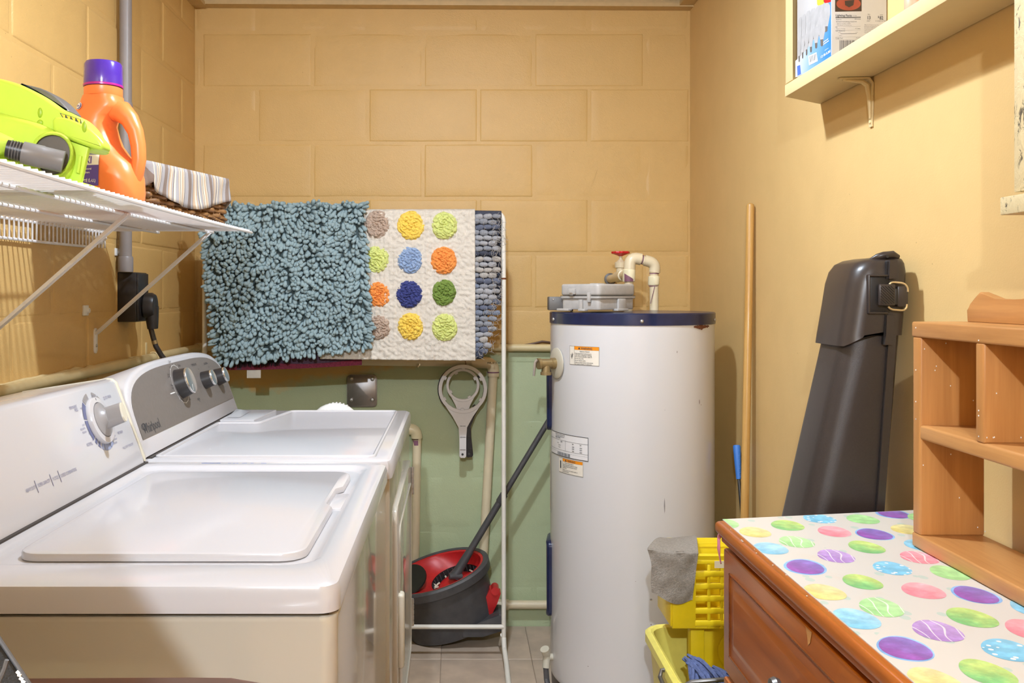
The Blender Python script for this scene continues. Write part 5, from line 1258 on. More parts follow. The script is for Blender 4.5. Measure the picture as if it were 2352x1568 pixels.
# stamped bracket
yb = 1.888; k = thing('shelf_bracket', (XR-.02, yb, 1.56), 'painted L-shaped steel bracket under the board shelf', 'bracket')
m = MB(); m.rings([[Vector((x, yb+s_*w_, z)) for s_, w_ in ((-1, 1), (1, 1))]+[Vector((x+dx, yb+.5*0, z+dz)) for dx, dz in ((0, 0),)][:0]+[Vector((x+dx, yb-s_*w_, z+dz)) for s_, w_, dx, dz in ((-1, 1, ddx, ddz), (1, 1, ddx, ddz))] for x, z, w_, ddx, ddz in ((.790, ZB-.001, .006, 0, -.003),)] if False else [[Vector((.788, yb-.006, ZB-.001)), Vector((.788, yb+.006, ZB-.001)), Vector((.788, yb+.006, ZB-.004)), Vector((.788, yb-.006, ZB-.004))], [Vector((.848, yb-.010, ZB-.001)), Vector((.848, yb+.010, ZB-.001)), Vector((.846, yb+.010, ZB-.004)), Vector((.846, yb-.010, ZB-.004))], [Vector((XR-.001, yb-.010, ZB-.012)), Vector((XR-.001, yb+.010, ZB-.012)), Vector((XR-.004, yb+.010, ZB-.014)), Vector((XR-.004, yb-.010, ZB-.014))], [Vector((XR-.001, yb-.007, 1.568)), Vector((XR-.001, yb+.007, 1.568)), Vector((XR-.004, yb+.007, 1.568)), Vector((XR-.004, yb-.007, 1.568))]])
m.build('bracket_leg', 'shelfpaint', k)
m = MB(); m.tube([(.796, yb, ZB-.005), (.836, yb, ZB-.008), (.847, yb, ZB-.016), (XR-.006, yb, ZB-.04), (XR-.005, yb, 1.585)], [.002, .005, .006, .005, .002], 8); m.build('bracket_rib', 'shelfpaint', k)
for p_, ax in (((.800, yb, ZB-.004), (0, 0, -1)), ((XR-.004, yb, 1.578), (-1, 0, 0))): MB().lathe([(.004, 0), (.0035, .002), (.001, .003)], p_, ax, 10).build('screw', 'shelfpaint', k)
# ---- light bulb carton
bx0, bx1, by0, by1, bz0 = .7455, .8550, 1.820, 2.005, ZB+.0275; bh_ = .30
DEF['cartonwhite'] = plain((.50, .49, .49), .5, var=.02)
cb = thing('bulb_carton', ((bx0+bx1)/2, (by0+by1)/2, bz0), 'blue and white light bulb carton standing on the board shelf', 'box')
MB().box((bx0, by0, bz0), (bx1, by1, bz0+bh_), .001).build('carton', 'cartonwhite', cb)
# end face (towards the camera): u = X from bx0, v = up
ef = lambda e: (lambda u, v: Vector((bx0+u, by0-e, bz0+v)))
def ev(px, py): q = P(px, py, by0); return q.x-bx0, q.z-bz0
def epoly(pts, mat, name, e=.00015):
    m = MB(); f = ef(e); q = [f(*ev(*p)) for p in pts]; m.raw(q, [tuple(range(len(q)))]); return m.build(name, mat, cb)
def etext(s_, px, py, szpx, mat='ink', al='LEFT', b=.0, sx=.95):
    m = MB(); u, v = ev(px, py); put2d(m, text2d(s_, szpx*by0/FP, al, b, sx), ef(.0004), u, v); m.build('lettering', mat, cb)
DEF['photobrown'] = plain((.035, .016, .010), .35); DEF['dishred'] = plain((.33, .055, .025), .3, var=.3, scale=30); DEF['inkgrey'] = plain((.16, .15, .15), .6)
epoly([(1918, -30), (1979, -30), (1979, 26), (1918, 27)], 'photobrown', 'printed_photo')
epoly([(1949+28*cos(2*pi*i/24), 9+15*sin(2*pi*i/24)) for i in range(24)], 'dishred', 'printed_dish', .0003)
epoly([(1940, 2), (1962, 0), (1960, 12), (1950, 17), (1941, 12)], 'photobrown', 'printed_candle', .0004)
etext('Lighting Facts', 1919, 38, 7.2, b=.02); etext('Per Bulb', 1958, 37, 3, 'inkgrey')
epoly([(1919, 39.5), (1977, 38.5), (1977, 40.5), (1919, 41.5)], 'ink', 'rule')
for s_, x, y, z, al in (('Brightness', 1920, 46, 3.2, 'LEFT'), ('800 lumens', 1977, 45, 3.2, 'RIGHT'), ('Estimated Yearly Energy Cost $1.20', 1920, 51, 3.4, 'LEFT'), ('Based on 3 hrs/day, 11c/kWh', 1922, 55, 2.8, 'LEFT'), ('Cost depends on rates and use', 1922, 58.5, 2.8, 'LEFT'), ('Life', 1919, 63.5, 3.2, 'LEFT'), ('Based on 3 hrs/day', 1921, 67, 2.8, 'LEFT'), ('13.7 years', 1976, 66.5, 3.2, 'RIGHT'), ('Light Appearance', 1919, 72, 3.3, 'LEFT'), ('Warm', 1925, 75.5, 2.6, 'LEFT'), ('Cool', 1965, 75, 2.6, 'LEFT'), ('2700 K', 1927, 83, 2.6, 'LEFT'), ('Energy Used', 1919, 88.5, 3.4, 'LEFT'), ('10 watts', 1976, 88, 3.2, 'RIGHT'), ('lasts', 1993, 34, 3.4, 'LEFT'), ('saves', 2021, 35, 3.4, 'LEFT'), ('years*', 1991, 49, 3.4, 'LEFT'), ('on energy* per bulb', 2010, 49, 3.2, 'LEFT'), ('*Based on 3 hours use per day', 1985, 58, 2.8, 'LEFT'), ('Electricity cost assumed at', 1985, 61.5, 2.8, 'LEFT'), ('the bulb for 10,000 hours', 1985, 65, 2.8, 'LEFT'), ('11c per kilowatt hour', 1985, 68.5, 2.8, 'LEFT'), ('60W incandescent', 1985, 72, 2.8, 'LEFT'), ('rated life', 1985, 75.5, 2.8, 'LEFT')):
    etext(s_, x, y, z, 'inkgrey' if z < 3.2 else 'ink', al)
etext('13', 1991, 44.5, 11, b=.02, sx=.8); etext('82', 2020, 45, 11, b=.02, sx=.8); etext('$', 2016, 41, 6, b=.02)
epoly([(1930, 77.5), (1968, 76.8), (1968, 77.6), (1930, 78.3)], 'ink', 'rule')
for y in (43, 61, 69.5, 85, 90.5): epoly([(1919, y), (1977, y-.6), (1977, y-.3), (1919, y+.3)], 'inkgrey', 'rule')
r = random.Random(8); x = 1928.0
while x < 1975:
    w_ = r.choice((.7, 1.2, 2.0)); epoly([(x, 92.5), (x+w_, 92.5), (x+w_, 125), (x, 125)], 'ink', 'barcode_bar'); x += w_+r.choice((.8, 1.4))
# long face (towards the room): u along +Y, v up
def m_blue(name):
    t = NT(name); x = t.sep(t.coord('Generated')); f = t.math('SUBTRACT', t.math('ADD', t.math('MULTIPLY', x[1], -1.0), 1.1), t.math('MULTIPLY', x[2], .35), clamp=True)
    t.col(t.ramp(f, [(.1, (.60, .62, .66)), (.5, (.20, .40, .70)), (.95, (.03, .22, .66))])); t.set(Roughness=.4); return t.m
DEF['boxblue'] = m_blue
def lf(px, py):  # long-face point for an image pixel: plane X=bx0
    Y = bx0*FP/(px-VX); return Y, EYE-(py-VY)*Y/FP
def lpoly(pts, mat, name, e=.00015):
    m = MB(); q = [Vector((bx0-e, *lf(*p))) for p in pts]; m.raw(q, [tuple(range(len(q)))]); return m.build(name, mat, cb)
lpoly([(1909, -40), (1909, 140), (1827, 178), (1827, 140), (1848, 120), (1870, 90), (1893, 40), (1893, 12), (1900, -40)], 'boxblue', 'printed_field')
lpoly([(1877, 10), (1880, 14), (1893, 8), (1893, -20), (1876, -20)], 'stickyellow', 'printed_badge', .0003); lpoly([(1892, 4), (1896, 8), (1909, 4), (1909, -20), (1892, -20)], 'red', 'printed_badge', .0003)
DEF['bulbprint'] = plain((.40, .395, .40), .45, var=.12, scale=60)
BI = 0
for row, pts in enumerate((((1897, 30, 74, 62), (1883, 35, 84, 71), (1869, 42, 90, 80), (1857, 48, 100, 88), (1847, 56, 107, 96), (1838, 63, 117, 103)), ((1888, 66, 107, 92), (1875, 76, 112, 100), (1863, 83, 121, 109), (1853, 92, 128, 115), (1844, 98, 135, 122), (1836, 106, 143, 130)))):
    for x, yt, yb_, yn in pts:
        w_ = 10.5*(x-1815)/82 if row == 0 else 8.0*(x-1808)/80
        w_ = max(4, w_); top = yt-(22 if row == 0 else 14)
        outline = [(x-w_*.45, yn), (x-w_, (yn+top)/2), (x-w_*.95, top+6), (x-w_*.5, top), (x+w_*.5, top-2), (x+w_*.95, top+4), (x+w_, (yn+top)/2-3), (x+w_*.45, yn-1)]
        m = MB(); lpoly(outline, 'bulbprint', 'printed_bulb', .00035+BI*.00001)
        lpoly([(x-w_*.42, yn-1), (x+w_*.42, yn-2), (x+w_*.38, yb_-3), (x, yb_), (x-w_*.35, yb_-2)], 'greydark', 'printed_bulb_base', .000355+BI*.00001); BI += 1
def ltext2(s_, px, py, szpx, mat, b=.0):
    Y, Z = lf(px, py); sc = szpx*Y/FP; m = MB(); vs, fs = text2d(s_, sc, 'LEFT', b, 1.9); m.raw([Vector((bx0-.0008, Y-x_, Z+y_)) for x_, y_ in vs], fs); m.build('lettering', mat, cb)
ltext2('12 BULBS', 1885, 134.5, 7.5, 'white', .02); ltext2('general', 1892, 98, 5, 'white', .02); ltext2('purpose', 1892, 103, 5, 'white', .02); ltext2('LED/A19', 1895, 117, 3, 'white')
lpoly([(1857, 129), (1876, 120), (1879, 140), (1859, 150)], 'white', 'barcode_patch', .0006)
for i in range(7): x = 1860+i*2.3; lpoly([(x, 130-i), (x+1, 129.6-i), (x+1.6, 143-i), (x+.6, 143.5-i)], 'ink', 'barcode_bar', .0007)
lpoly([(1831, 152), (1838, 149), (1840, 170), (1832, 174)], 'labelblue', 'printed_panel', .0003)
# peach jar further along the shelf
jr = thing('ceramic_jar', (.785, 1.57, ZB+.027), 'small peach ceramic jar on the board shelf, only its foot in view', 'jar')
MB().lathe([(.009, .0275), (.013, .029), (.016, .04), (.016, .07), (.010, .08)], (.785, 1.57, ZB), n=28).build('jar_body', 'peach', jr); MB().lathe([(.011, .08), (.012, .083), (.004, .09), (.003, .095)], (.785, 1.57, ZB), n=24).build('jar_lid', 'peach', jr)
# ================================================================== dresser with table cover, hutch
TZ = .828; DX = .452
ds = thing('dresser', (.655, 1.0, 0), 'cherry-stained wooden dresser along the right wall, under the egg-print cover', 'dresser')
def sk(x, far, k=.18): return far+(x-DX)*k           # slightly skewed far end
m = MB(); x0, x1 = DX, XR-.004
m.prism([(x0, .30), (x1, .30), (x1, sk(x1, 1.602)), (x0, sk(x0, 1.602))], (0, 0, TZ-.012), (1, 0, 0), (0, 1, 0), .024, .009, 4); m.build('top', 'cherry', ds)
m = MB(); m.prism([(x0+.009, .31), (x1, .31), (x1, sk(x1, 1.594)), (x0+.009, sk(x0, 1.594))], (0, 0, TZ-.030), (1, 0, 0), (0, 1, 0), .014, .004, 3); m.build('top_moulding', 'cherry', ds)
m = MB(); m.prism([(x0+.026, .33), (x1, .33), (x1, sk(x1, 1.578)), (x0+.026, sk(x0, 1.578))], (0, 0, (TZ-.036+.07)/2), (1, 0, 0), (0, 1, 0), TZ-.036-.07, .002); m.build('carcass', 'cherrydark', ds)
m = MB(); m.prism([(x0+.018, .325), (x1, .325), (x1, sk(x1, 1.582)), (x0+.018, sk(x0, 1.582))], (0, 0, .035), (1, 0, 0), (0, 1, 0), .07, .003); m.build('plinth', 'cherrydark', ds)
for zt, zb in ((.784, .574), (.562, .335), (.323, .085)):
    fx = x0+.010; ya, yb_ = .335, 1.586
    m = MB(); m.prism(rrect(ya, zb, yb_, zt, .003, 1), (fx+.008, 0, 0), (0, 1, 0), (0, 0, 1), .016, .003); dr = m.build('drawer', 'cherry', ds)
    # raised-and-fielded panel
    i0 = .034; rr = []
    for ins, d in ((i0, -.0006), (i0+.003, .0050), (i0+.010, .0050), (i0+.013, .0012), (i0+.016, .0012), (i0+.030, -.0030), (i0+.034, -.0030)):
        rr.append([Vector((fx+d, y_, z_)) for y_, z_ in ((ya+ins, zb+ins), (yb_-ins, zb+ins), (yb_-ins, zt-ins), (ya+ins, zt-ins))])
    m = MB(); m.rings(rr, cap0=False, cap1=True); m.build('raised_panel', 'cherry', dr)
    for p_ in ((yb_-i0, yb_-i0-.0025, zb+i0, zt-i0),): MB().box((fx-.0012, p_[1], p_[2]), (fx+.002, p_[0], p_[3])).build('panel_bead', 'cherrydark', dr)
    MB().box((fx-.0012, ya+i0, zt-i0-.0025), (fx+.002, yb_-i0, zt-i0)).build('panel_bead', 'cherrydark', dr); MB().box((fx-.0012, ya+i0, zb+i0), (fx+.002, yb_-i0, zb+i0+.0025)).build('panel_bead', 'cherrydark', dr)
    for yk in (1.262, .66): MB().lathe([(.006, 0), (.006, .010), (.014, .014), (.0165, .020), (.014, .026), (.004, .029)], (fx-.003, yk, (zt+zb)/2), (-1, 0, 0), 20).build('knob', 'wire', dr)
m = MB(); m.box((x0+.0095, 1.205, .780), (x0+.013, 1.213, .786)); 
q = lambda y, z: Vector((x0+.0096, y, z)); m = MB(); m.raw([q(1.212, .7842), q(1.190, .7842), q(1.196, .768), q(1.203, .762), q(1.206, .774)], [(0, 1, 2, 3, 4)]); m.build('chipped_veneer', 'pineh', ds)
r = random.Random(14)
for i in range(26):
    y = .75+.85*r.random()**1.2; MB().lathe([(r.uniform(.0006, .0018), 0), (.0004, .0004)], (x0+r.uniform(.004, .022), y, TZ+.0001), (0, 0, 1), 7).build('paint_fleck', 'labelcream', ds)
# scrap of pink fabric caught in the drawer
m = MB(); m.grid(lambda u, v: Vector((x0+.009-.004*sin(v*3), 1.590+.012*u+.003*sin(v*9), .806-.052*v*(1-.3*u))), 6, 10)
o = m.build('fabric_scrap', 'pinkcloth'); so = o.modifiers.new('th', 'SOLIDIFY'); so.thickness = .002
tag(o, 'scrap of pink cloth sticking out at the corner of the dresser', 'cloth')
# ---- egg-print table cover
def m_cover(name):
    t = NT(name); co = t.pos(); v = t.n('ShaderNodeTexVoronoi'); v.inputs['Scale'].default_value = 38; t.l(t.mapv(co, (1, .75, 0)), v.inputs['Vector'])
    rnd = t.n('ShaderNodeTexWhiteNoise'); t.l(v.outputs['Position'], rnd.inputs['Vector'])
    f = t.math('MULTIPLY', t.math('LESS_THAN', v.outputs['Distance'], .24), t.math('GREATER_THAN', rnd.outputs['Value'], .35))
    c = t.mix(t.math('MULTIPLY', f, .6), (.64, .60, .54), (.40, .56, .48))
    st = t.ramp(t.noise(co, 14, 5), [(.60, (0, 0, 0)), (.74, (1, 1, 1))]); c = t.mix(t.math('MULTIPLY', t.sep(st)[0], .22), c, (.66, .50, .34))
    t.col(c); t.set(Roughness=.42); t.bump(t.noise(t.mapv(co, (60, 14, 1)), 1, 3), .12, .002); return t.m
DEF['cover'] = m_cover
cv = thing('table_cover', (.66, 1.0, TZ), 'white vinyl table cover printed with pastel Easter eggs, on the dresser', 'tablecloth')
CX0 = DX+.013; CZ = TZ+.0012
m = MB(); m.prism([(CX0, .31), (XR-.006, .31), (XR-.006, sk(XR, 1.600)), (CX0+.0, sk(CX0, 1.600))], (0, 0, CZ-.0005), (1, 0, 0), (0, 1, 0), .0012); m.build('cover_sheet', 'cover', cv)
def m_egg(c1, c2, dots=False, squig=False, rim=None):
    def mk(name):
        t = NT(name); g = t.coord('Object'); s = t.sep(g); f = t.math('ADD', t.math('MULTIPLY', t.math('ADD', t.math('MULTIPLY', s[0], 12), t.math('MULTIPLY', s[1], 9)), 1.0), .5)
        f = t.math('ADD', f, t.math('MULTIPLY', t.math('SUBTRACT', t.noise(t.pos(), 40, 5, .65), .5), 1.3)); c = t.ramp(f, [(.15, c1), (.85, c2)])
        w = t.ramp(t.noise(t.pos(), 60, 4), [(.38, (.86, .86, .86)), (.60, (1.1, 1.1, 1.1)), (.72, (1.35, 1.35, 1.35))]); c = t.mix(1.0, c, w, 'MULTIPLY')
        if dots:
            v = t.n('ShaderNodeTexVoronoi'); v.inputs['Scale'].default_value = 95; t.l(t.mapv(g, (1, 1, 0)), v.inputs['Vector']); c = t.mix(t.math('LESS_THAN', v.outputs['Distance'], .27), c, (.84, .82, .78))
        if squig:
            wv = t.n('ShaderNodeTexWave'); wv.inputs['Scale'].default_value = 22; wv.inputs['Distortion'].default_value = 9; wv.inputs['Detail'].default_value = 1; t.l(t.mapv(g, (1, .5, 0)), wv.inputs['Vector']); c = t.mix(t.math('MULTIPLY', t.math('GREATER_THAN', wv.outputs['Fac'], .965), .7), c, (.85, .85, .80))
        t.col(c); t.set(Roughness=.42); return t.m
    return mk
DEF.update({'egg_g': m_egg((.22, .52, .20), (.54, .66, .20)), 'egg_lg': m_egg((.36, .66, .27), (.44, .72, .32)), 'egg_y': m_egg((.72, .60, .20), (.72, .66, .34)), 'egg_p': m_egg((.82, .25, .30), (.86, .42, .45)), 'egg_v': m_egg((.30, .10, .40), (.26, .18, .50)), 'egg_b': m_egg((.22, .52, .70), (.40, .66, .78)),
 'egg_bd': m_egg((.20, .52, .72), (.26, .58, .76), dots=True), 'egg_l': m_egg((.42, .24, .56), (.54, .36, .66), squig=True), 'egg_ls': m_egg((.36, .66, .27), (.48, .74, .36), squig=True), 'egg_ps': m_egg((.82, .25, .30), (.86, .36, .42), squig=True), 'egg_rim': m_egg((.22, .42, .74), (.30, .52, .80))})
eggs = [(605, 180, 'egg_g'), (365, 230, 'egg_y'), (950, 225, 'egg_p'), (1245, 245, 'egg_v'), (1160, 135, 'egg_lg'), (840, 130, 'egg_bd'), (1380, 92, 'egg_v'), (1490, 210, 'egg_y'), (670, 302, 'egg_ls'), (478, 350, 'egg_b'), (1185, 340, 'egg_g'), (960, 407, 'egg_l'), (735, 486, 'egg_v'), (1600, 328, 'egg_b'), (1575, 417, 'egg_ps'), (1375, 496, 'egg_bd'), (1155, 597, 'egg_g'), (875, 672, 'egg_y'), (1800, 530, 'egg_lg'), (1605, 662, 'egg_p'), (1990, 692, 'egg_v'), (1295, 784, 'egg_ls'), (1105, 868, 'egg_b'), (1960, 860, 'egg_g'), (1710, 957, 'egg_l'), (1470, 1087, 'egg_v'), (2235, 1100, 'egg_bd'), (2390, 950, 'egg_p'), (2075, 1265, 'egg_g'), (1690, 1330, 'egg_y'), (130, 165, 'egg_lg'), (1610, 125, 'egg_lg'), (2420, 790, 'egg_b'), (2230, 400, 'egg_v')]
re = random.Random(6)
for zx, zy, mt in eggs:
    px, py = 1620+zx/3.213, 1150+zy/3.213; Y = FP*(EYE-CZ)/(py-VY); X = (px-VX)*Y/FP
    for mat_, k, e in ((('egg_rim', 1.09, .00010),) if mt == 'egg_v' else ())+((mt, 1.0, .00026),):
        n = 32; m = MB(); w_, h_ = .0258*re.uniform(.94, 1.06)*k, .0355*re.uniform(.94, 1.04)*k; ang = radians(-12+re.uniform(-8, 8)); pts = []
        for i in range(n):
            a = 2*pi*i/n; x = w_*cos(a)*(1-.13*sin(a)); y = h_*sin(a); x, y = x*cos(ang)-y*sin(ang), x*sin(ang)+y*cos(ang); pts.append(Vector((x, y, 0)))
        # clip at the sheet edges
        pts = [Vector((min(max(p.x, CX0+.0008-X), XR-.008-X), min(p.y, sk(X+p.x, 1.599)-Y), 0)) for p in pts]
        m.raw(pts, [tuple(range(n))]); me = m.mesh('printed_egg'); link('printed_egg' if mat_ != 'egg_rim' else 'printed_rim', me, mat_, cv, (X, Y, CZ+e+eggs.index((zx, zy, mt))*4e-6))
# ---- small pine shelf standing on the dresser
ht = thing('tabletop_shelf', (.76, 1.2, CZ+.0012), 'small open pine shelf with a scalloped crest, standing on the dresser', 'shelf')
HX0, HX1, HY1, HY0 = .712, .812, 1.432, .90; HZ = CZ+.0013; HTp = 1.181; tb = .024
MB().box((HX0, HY0, HZ), (HX1, HY1, HZ+.022), .003, 3).build('bottom_board', 'pineh', ht)
MB().box((HX0, HY0, HTp-tb), (HX1+.002, HY1+.001, HTp), .003, 3).build('top_board', 'pineh', ht)
MB().box((HX0+.001, HY1-.025, HZ+.0215), (HX1, HY1-.001, HTp-tb+.0005), .003, 3).build('end_panel', 'pine', ht)
MB().box((HX0+.001, HY0+.001, HZ+.0215), (HX1, HY0+.025, HTp-tb+.0005), .003, 3).build('end_panel', 'pine', ht)
MB().box((HX0+.001, HY0+.02, 1.000), (HX1, HY1-.022, 1.022), .004, 3).build('middle_shelf', 'pineh', ht)
MB().box((HX0+.001, 1.238, 1.0215), (HX1, 1.258, HTp-tb+.0005), .003, 3).build('divider', 'pine', ht)
cr = [(HY1-.012, 0), (HY1-.010, .018), (HY1-.022, .026), (HY1-.036, .040), (HY1-.046, .046), (HY1-.060, .042), (HY1-.085, .036), (HY1-.115, .033), (HY1-.15, .036), (HY1-.19, .042), (HY1-.25, .044), (HY0+.25, .044), (HY0+.04, .044), (HY0+.012, .018), (HY0+.012, 0)]
m = MB(); m.prism([(-y, z) for y, z in cr], (HX1-.012, 0, HTp), (0, -1, 0), (0, 0, 1), .016, .002); m.build('crest', 'pineh', ht)
for i in range(46):
    z = r.uniform(HZ+.02, HTp); p_ = r.choice([Vector((HX0-.0002, r.choice((HY1-.013, 1.248)), max(z, 1.03))), Vector((r.uniform(HX0, HX1), HY1-.0258, z)), Vector((r.uniform(HX0+.005, HX1), 1.2374, max(z, 1.03)))])
    MB().ell(p_, (.0008, .0008, .0012), 6, 4).build('paint_fleck', 'white', ht)
# ================================================================== yellow mop bucket with wringer
yb0 = thing('mop_bucket', (.62, 2.02, 0), 'yellow plastic mop bucket with a wringer on top, between the water heater and the dresser', 'bucket')
ZR = .400
def bsec(x0, x1, y0, y1, r_, z): return [Vector((x, y, z)) for x, y in rrect(x0, y0, x1, y1, r_, 4)]
m = MB(); m.rings([bsec(.50, .745, 1.92, 2.23, .04, .03), bsec(.495, .75, 1.915, 2.235, .045, .04), bsec(.466, .775, 1.885, 2.268, .05, ZR), bsec(.470, .771, 1.889, 2.264, .048, ZR+.004), bsec(.476, .765, 1.895, 2.258, .045, ZR), bsec(.505, .74, 1.925, 2.225, .04, .045)]); m.build('bucket_tub', 'yellowpale', yb0)
m = MB(); m.rings([bsec(.458, .783, 1.877, 2.276, .05, ZR-.022), bsec(.458, .783, 1.877, 2.276, .05, ZR-.002), bsec(.464, .777, 1.883, 2.270, .05, ZR+.004), bsec(.470, .771, 1.889, 2.264, .05, ZR+.003), bsec(.470, .771, 1.889, 2.264, .05, ZR-.022)], loop=True); m.build('tub_rim', 'yellowpale', yb0)
for x in (.53, .72):
    for y in (1.955, 2.20):
        MB().cyl((x-.008, y, .016), (x+.008, y, .016), .016, n=18).build('caster', 'blackp', yb0)
        MB().box((x-.012, y-.008, .018), (x+.012, y+.008, .042), .002).build('caster_fork', 'steel', yb0)
# wringer: hollow hopper with slotted front
wx0, wx1, wy0, wy1, wz0, wz1 = .486, .766, 2.105, 2.250, .452, .624
def hop(z, k, ins=0): return bsec(wx0+.020*k+ins, wx1-.012*k-ins, wy0+.004*k+ins, wy1-.004*k-ins, .018, z)
m = MB(); m.rings([hop(wz1-.004, 0, 0), hop(wz1, 0, .002), hop(wz1, 0, .006), hop(wz1-.004, 0, .008), hop(wz1-.020, .3, .010), hop(wz1-.022, .3, .003)], loop=True); m.build('wringer_rim', 'yellowb', yb0)
for yy, nm in ((wy1, 'wringer_back'),):
    MB().box((wx0+.012, wy1-.010, wz0), (wx1-.010, wy1-.004, wz1-.01), .002).build(nm, 'yellowb', yb0)
MB().box((wx0+.006, wy0+.005, wz0+.004), (wx0+.016, wy1-.005, wz1-.01), .002).build('wringer_side', 'yellowb', yb0); MB().box((wx1-.016, wy0+.005, wz0+.004), (wx1-.008, wy1-.005, wz1-.01), .002).build('wringer_side', 'yellowb', yb0)
MB().box((wx0+.010, wy0+.005, wz0-.002), (wx1-.008, wy1-.005, wz0+.006), .003).build('wringer_floor', 'yellowb', yb0)
# front lattice: solid left panel, then bars
xs = [.551+.0295*i for i in range(8)]
zs_ = [wz0+.012+.0285*i for i in range(6)]
MB().box((wx0+.010, wy0+.002, wz0), (xs[0], wy0+.009, wz1-.012), .003).build('wringer_front', 'yellowb', yb0)
MB().box((xs[0]-.002, wy0+.002, zs_[5]-.006), (wx1-.010, wy0+.009, wz1-.012), .002).build('wringer_front', 'yellowb', yb0)
for x in xs[1:]: MB().box((x-.0035, wy0+.002, wz0), (x+.0035, wy0+.0085, zs_[5]-.007), .001).build('lattice_bar', 'yellowb', yb0)
for z in zs_[:5]: MB().box((xs[0]-.002, wy0+.0015, z-.0065), (wx1-.010, wy0+.0125, z+.0065), .0015).build('lattice_bar', 'yellowb', yb0)
MB().box((.593, wy0+.0008, .592), (.640, wy0+.0022, .608)).build('tape_patch', 'pvc', yb0)
# support plate with oval press under the hopper
MB().box((.575, wy0+.045, .22), (.765, wy0+.055, wz0), .003).build('support_plate', 'yellowb', yb0); MB().box((.545, wy0+.030, .22), (.578, wy0+.060, wz0), .004).build('support_leg', 'yellowb', yb0)
m = MB(); n = 32; m.rings([[Vector((.675+.062*k*cos(2*pi*i/n), wy0+.0445+d, .385+.055*k*sin(2*pi*i/n))) for i in range(n)] for k, d in ((1, 0), (1, -.002), (.92, -.0025), (.90, .003))]); m.build('press_oval', 'yellowb', yb0)
# wire bail handle on the left rim
bp0 = Vector((.4545, 2.03, ZR-.018))
m = MB(); m.tube([(.470, 2.02, ZR-.006), (.452, 2.02, ZR-.008), (.447, 2.015, ZR-.020), (.452, 1.985, ZR-.036), (.468, 1.96, ZR-.034+.008), (.50, 1.95, ZR-.004), (.56, 1.945, ZR+.003), (.66, 1.94, ZR+.008), (.78, 1.94, ZR+.008)], .0048, 10); m.build('bail_handle', 'wire', yb0)
m = MB(); m.tube([(.470, 1.945, ZR-.006), (.452, 1.94, ZR-.008), (.449, 1.91, ZR-.020), (.456, 1.885, ZR-.030), (.470, 1.87, ZR-.026)], .0046, 10); m.build('bail_handle', 'wire', yb0)
# blue string mop head lying in the bucket
mh = thing('string_mop', (.58, 2.0, .2), 'blue cotton string mop head lying in the yellow bucket', 'mop')
rm = random.Random(31)
for i in range(64):
    t = rm.random(); a = Vector((.525+.10*t+rm.uniform(-.012, .012), 2.055-.02*t+rm.uniform(-.02, .02), ZR-.025+rm.uniform(-.006, .012)))
    if i < 18: a = Vector((.512+rm.uniform(0, .04), 2.075+rm.uniform(-.015, .015), ZR-.006+rm.uniform(-.006, .008)))
    d = Vector((rm.uniform(.1, .7), rm.uniform(-.9, -.3), rm.uniform(-.05, .25))); pts = [a]
    for k in range(7):
        d = d+Vector((rm.uniform(-.25, .25), rm.uniform(-.2, .15), -.22)); pts.append(pts[-1]+d.normalized()*.015)
        pts[-1].z = max(pts[-1].z, .08)
    MB().tube(pts, [.003]+[.0046]*6+[.003], 6).build('mop_string', 'mopblue', mh)
# grey cleaning cloth over the wringer rim
gc_ = MB(); rg = random.Random(3)
F = {'tl': P(1487, 1262, wy0-.008), 'tr': P(1604, 1269, wy0-.008), 'br': P(1592, 1380, wy0-.010), 'bl': P(1501, 1360, wy0-.010)}
Bk = {'l': P(1530, 1249, wy1-.02), 'r': P(1598, 1241, wy1+.008)}
def cl(u, v):
    if v > .28:
        t = (v-.28)/.72; q = F['tl'].lerp(F['tr'], u).lerp(F['bl'].lerp(F['br'], u), t)
        q = q+Vector((0, -.006*sin(u*5)*t-.003*noise.noise(Vector((u*4, t*4, 2))), -.022*t*max(0, sin(pi*min(1, u*1.05-.02)))*(.3+.7*u)-.004*(1-t)*sin(pi*u)**2)); return q+Vector((.004*sin(t*5)*(1-u), 0, 0))
    t = v/.28; a = Bk['l'].lerp(Bk['r'], u)+Vector((0, 0, .010)); b = F['tl'].lerp(F['tr'], u)+Vector((0, 0, -.004*sin(pi*u)**2))
    return a.lerp(b, t)+Vector((0, 0, .012*sin(pi*t)-.009*sin(pi*t)*sin(pi*u)*.7))
gc_.shell(cl, 40, 50, (.001, .006, .002), 1); o = gc_.build('cleaning_cloth', 'greycloth', None, 80)
tag(o, 'grey microfibre cloth draped over the corner of the yellow wringer', 'cloth')
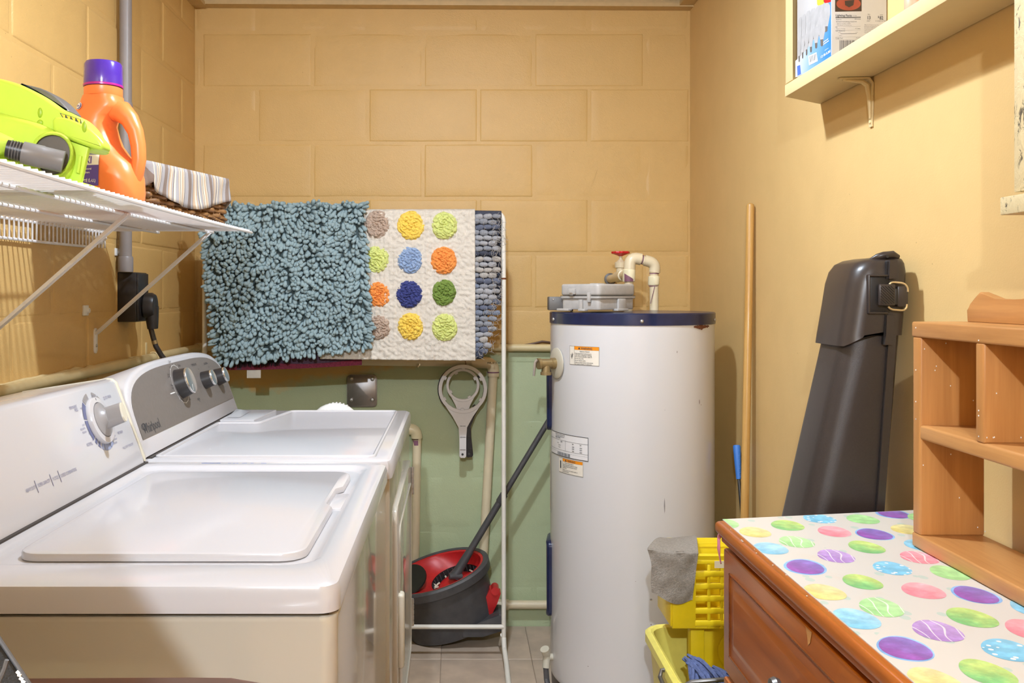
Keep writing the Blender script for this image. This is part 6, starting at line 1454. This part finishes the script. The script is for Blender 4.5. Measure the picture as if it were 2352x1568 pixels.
# ================================================================== foreground: wooden table edge and black bag
tbz = .868
tt = thing('side_table', (-.45, .48, 0), 'reddish-brown wooden table with rounded corner at the lower left edge of the picture', 'table')
pts = [(-.95, .12), (.04, .12), (.06, .14), (.06, .45), (.04, .56), (-.01, .68), (-.07, .76), (-.13, .815), (-.165, .838), (-.185, .846), (-.21, .850), (-.25, .851), (-.95, .846)]
m = MB(); m.prism(pts, (0, 0, tbz-.012), (1, 0, 0), (0, 1, 0), .024, .006, 3); m.build('table_top', 'redwood', tt)
for a, b in (((-.90, .16), (-.02, .18)), ((-.90, .78), (-.25, .80)), ((-.90, .16), (-.88, .80))): MB().box((*a, tbz-.09), (*b, tbz-.024), .002).build('apron', 'redwood', tt)
for x, y in ((-.88, .18), (-.02, .18), (-.88, .78), (-.25, .78)): MB().tube([(x, y, .0), (x, y, .3), (x, y, tbz-.024)], [.014, .018, .022], 12).build('leg', 'redwood', tt)
bg = thing('black_bag', (-.42, .25, tbz), 'black fabric bag with grey piping at the lower left corner of the picture', 'bag')
BYY = .25; fy = BYY+.03
e0 = P(28, 1568, fy); e1 = P(-32, 1478, fy); sl = (e1-e0); lowe = e0-sl*((e0.z-tbz-.002)/sl.z); upe = e0+sl*((1.58-e0.z)/sl.z)
pr = [(lowe.x, lowe.z), (upe.x, upe.z), (upe.x-.15, 1.80), (-.84, 1.86), (-.90, 1.80), (-.90, tbz+.002)]  # only the corner is in view; unseen height shaped to shade washer and left wall
m = MB(); m.prism(pr, (0, BYY, 0), (1, 0, 0), (0, 0, 1), .08, .008, 3); m.build('bag_body', 'bagblack', bg)
pa = lambda px, py: P(px, py, fy-.0006)
MB().tube([lowe+Vector((.0005, .006, 0)), upe+Vector((.0005, .006, 0))], .0007, 8).build('piping', 'bagtrim', bg)
fy = BYY-.04
for a in (((-6, 1496), (-8, 1516), (-14, 1545)), ((16, 1515), (10, 1535), (-4, 1568))): MB().tube([pa(*q) for q in a], .0005, 6).build('piping', 'bagtrim', bg)
for a in (((38, 1541), (44, 1547)), ((41, 1549), (48, 1551)), ((45, 1556), (52, 1561)), ((50, 1563), (57, 1568))): MB().tube([pa(*q) for q in a], .00035, 6).build('printed_mark', 'white', bg)
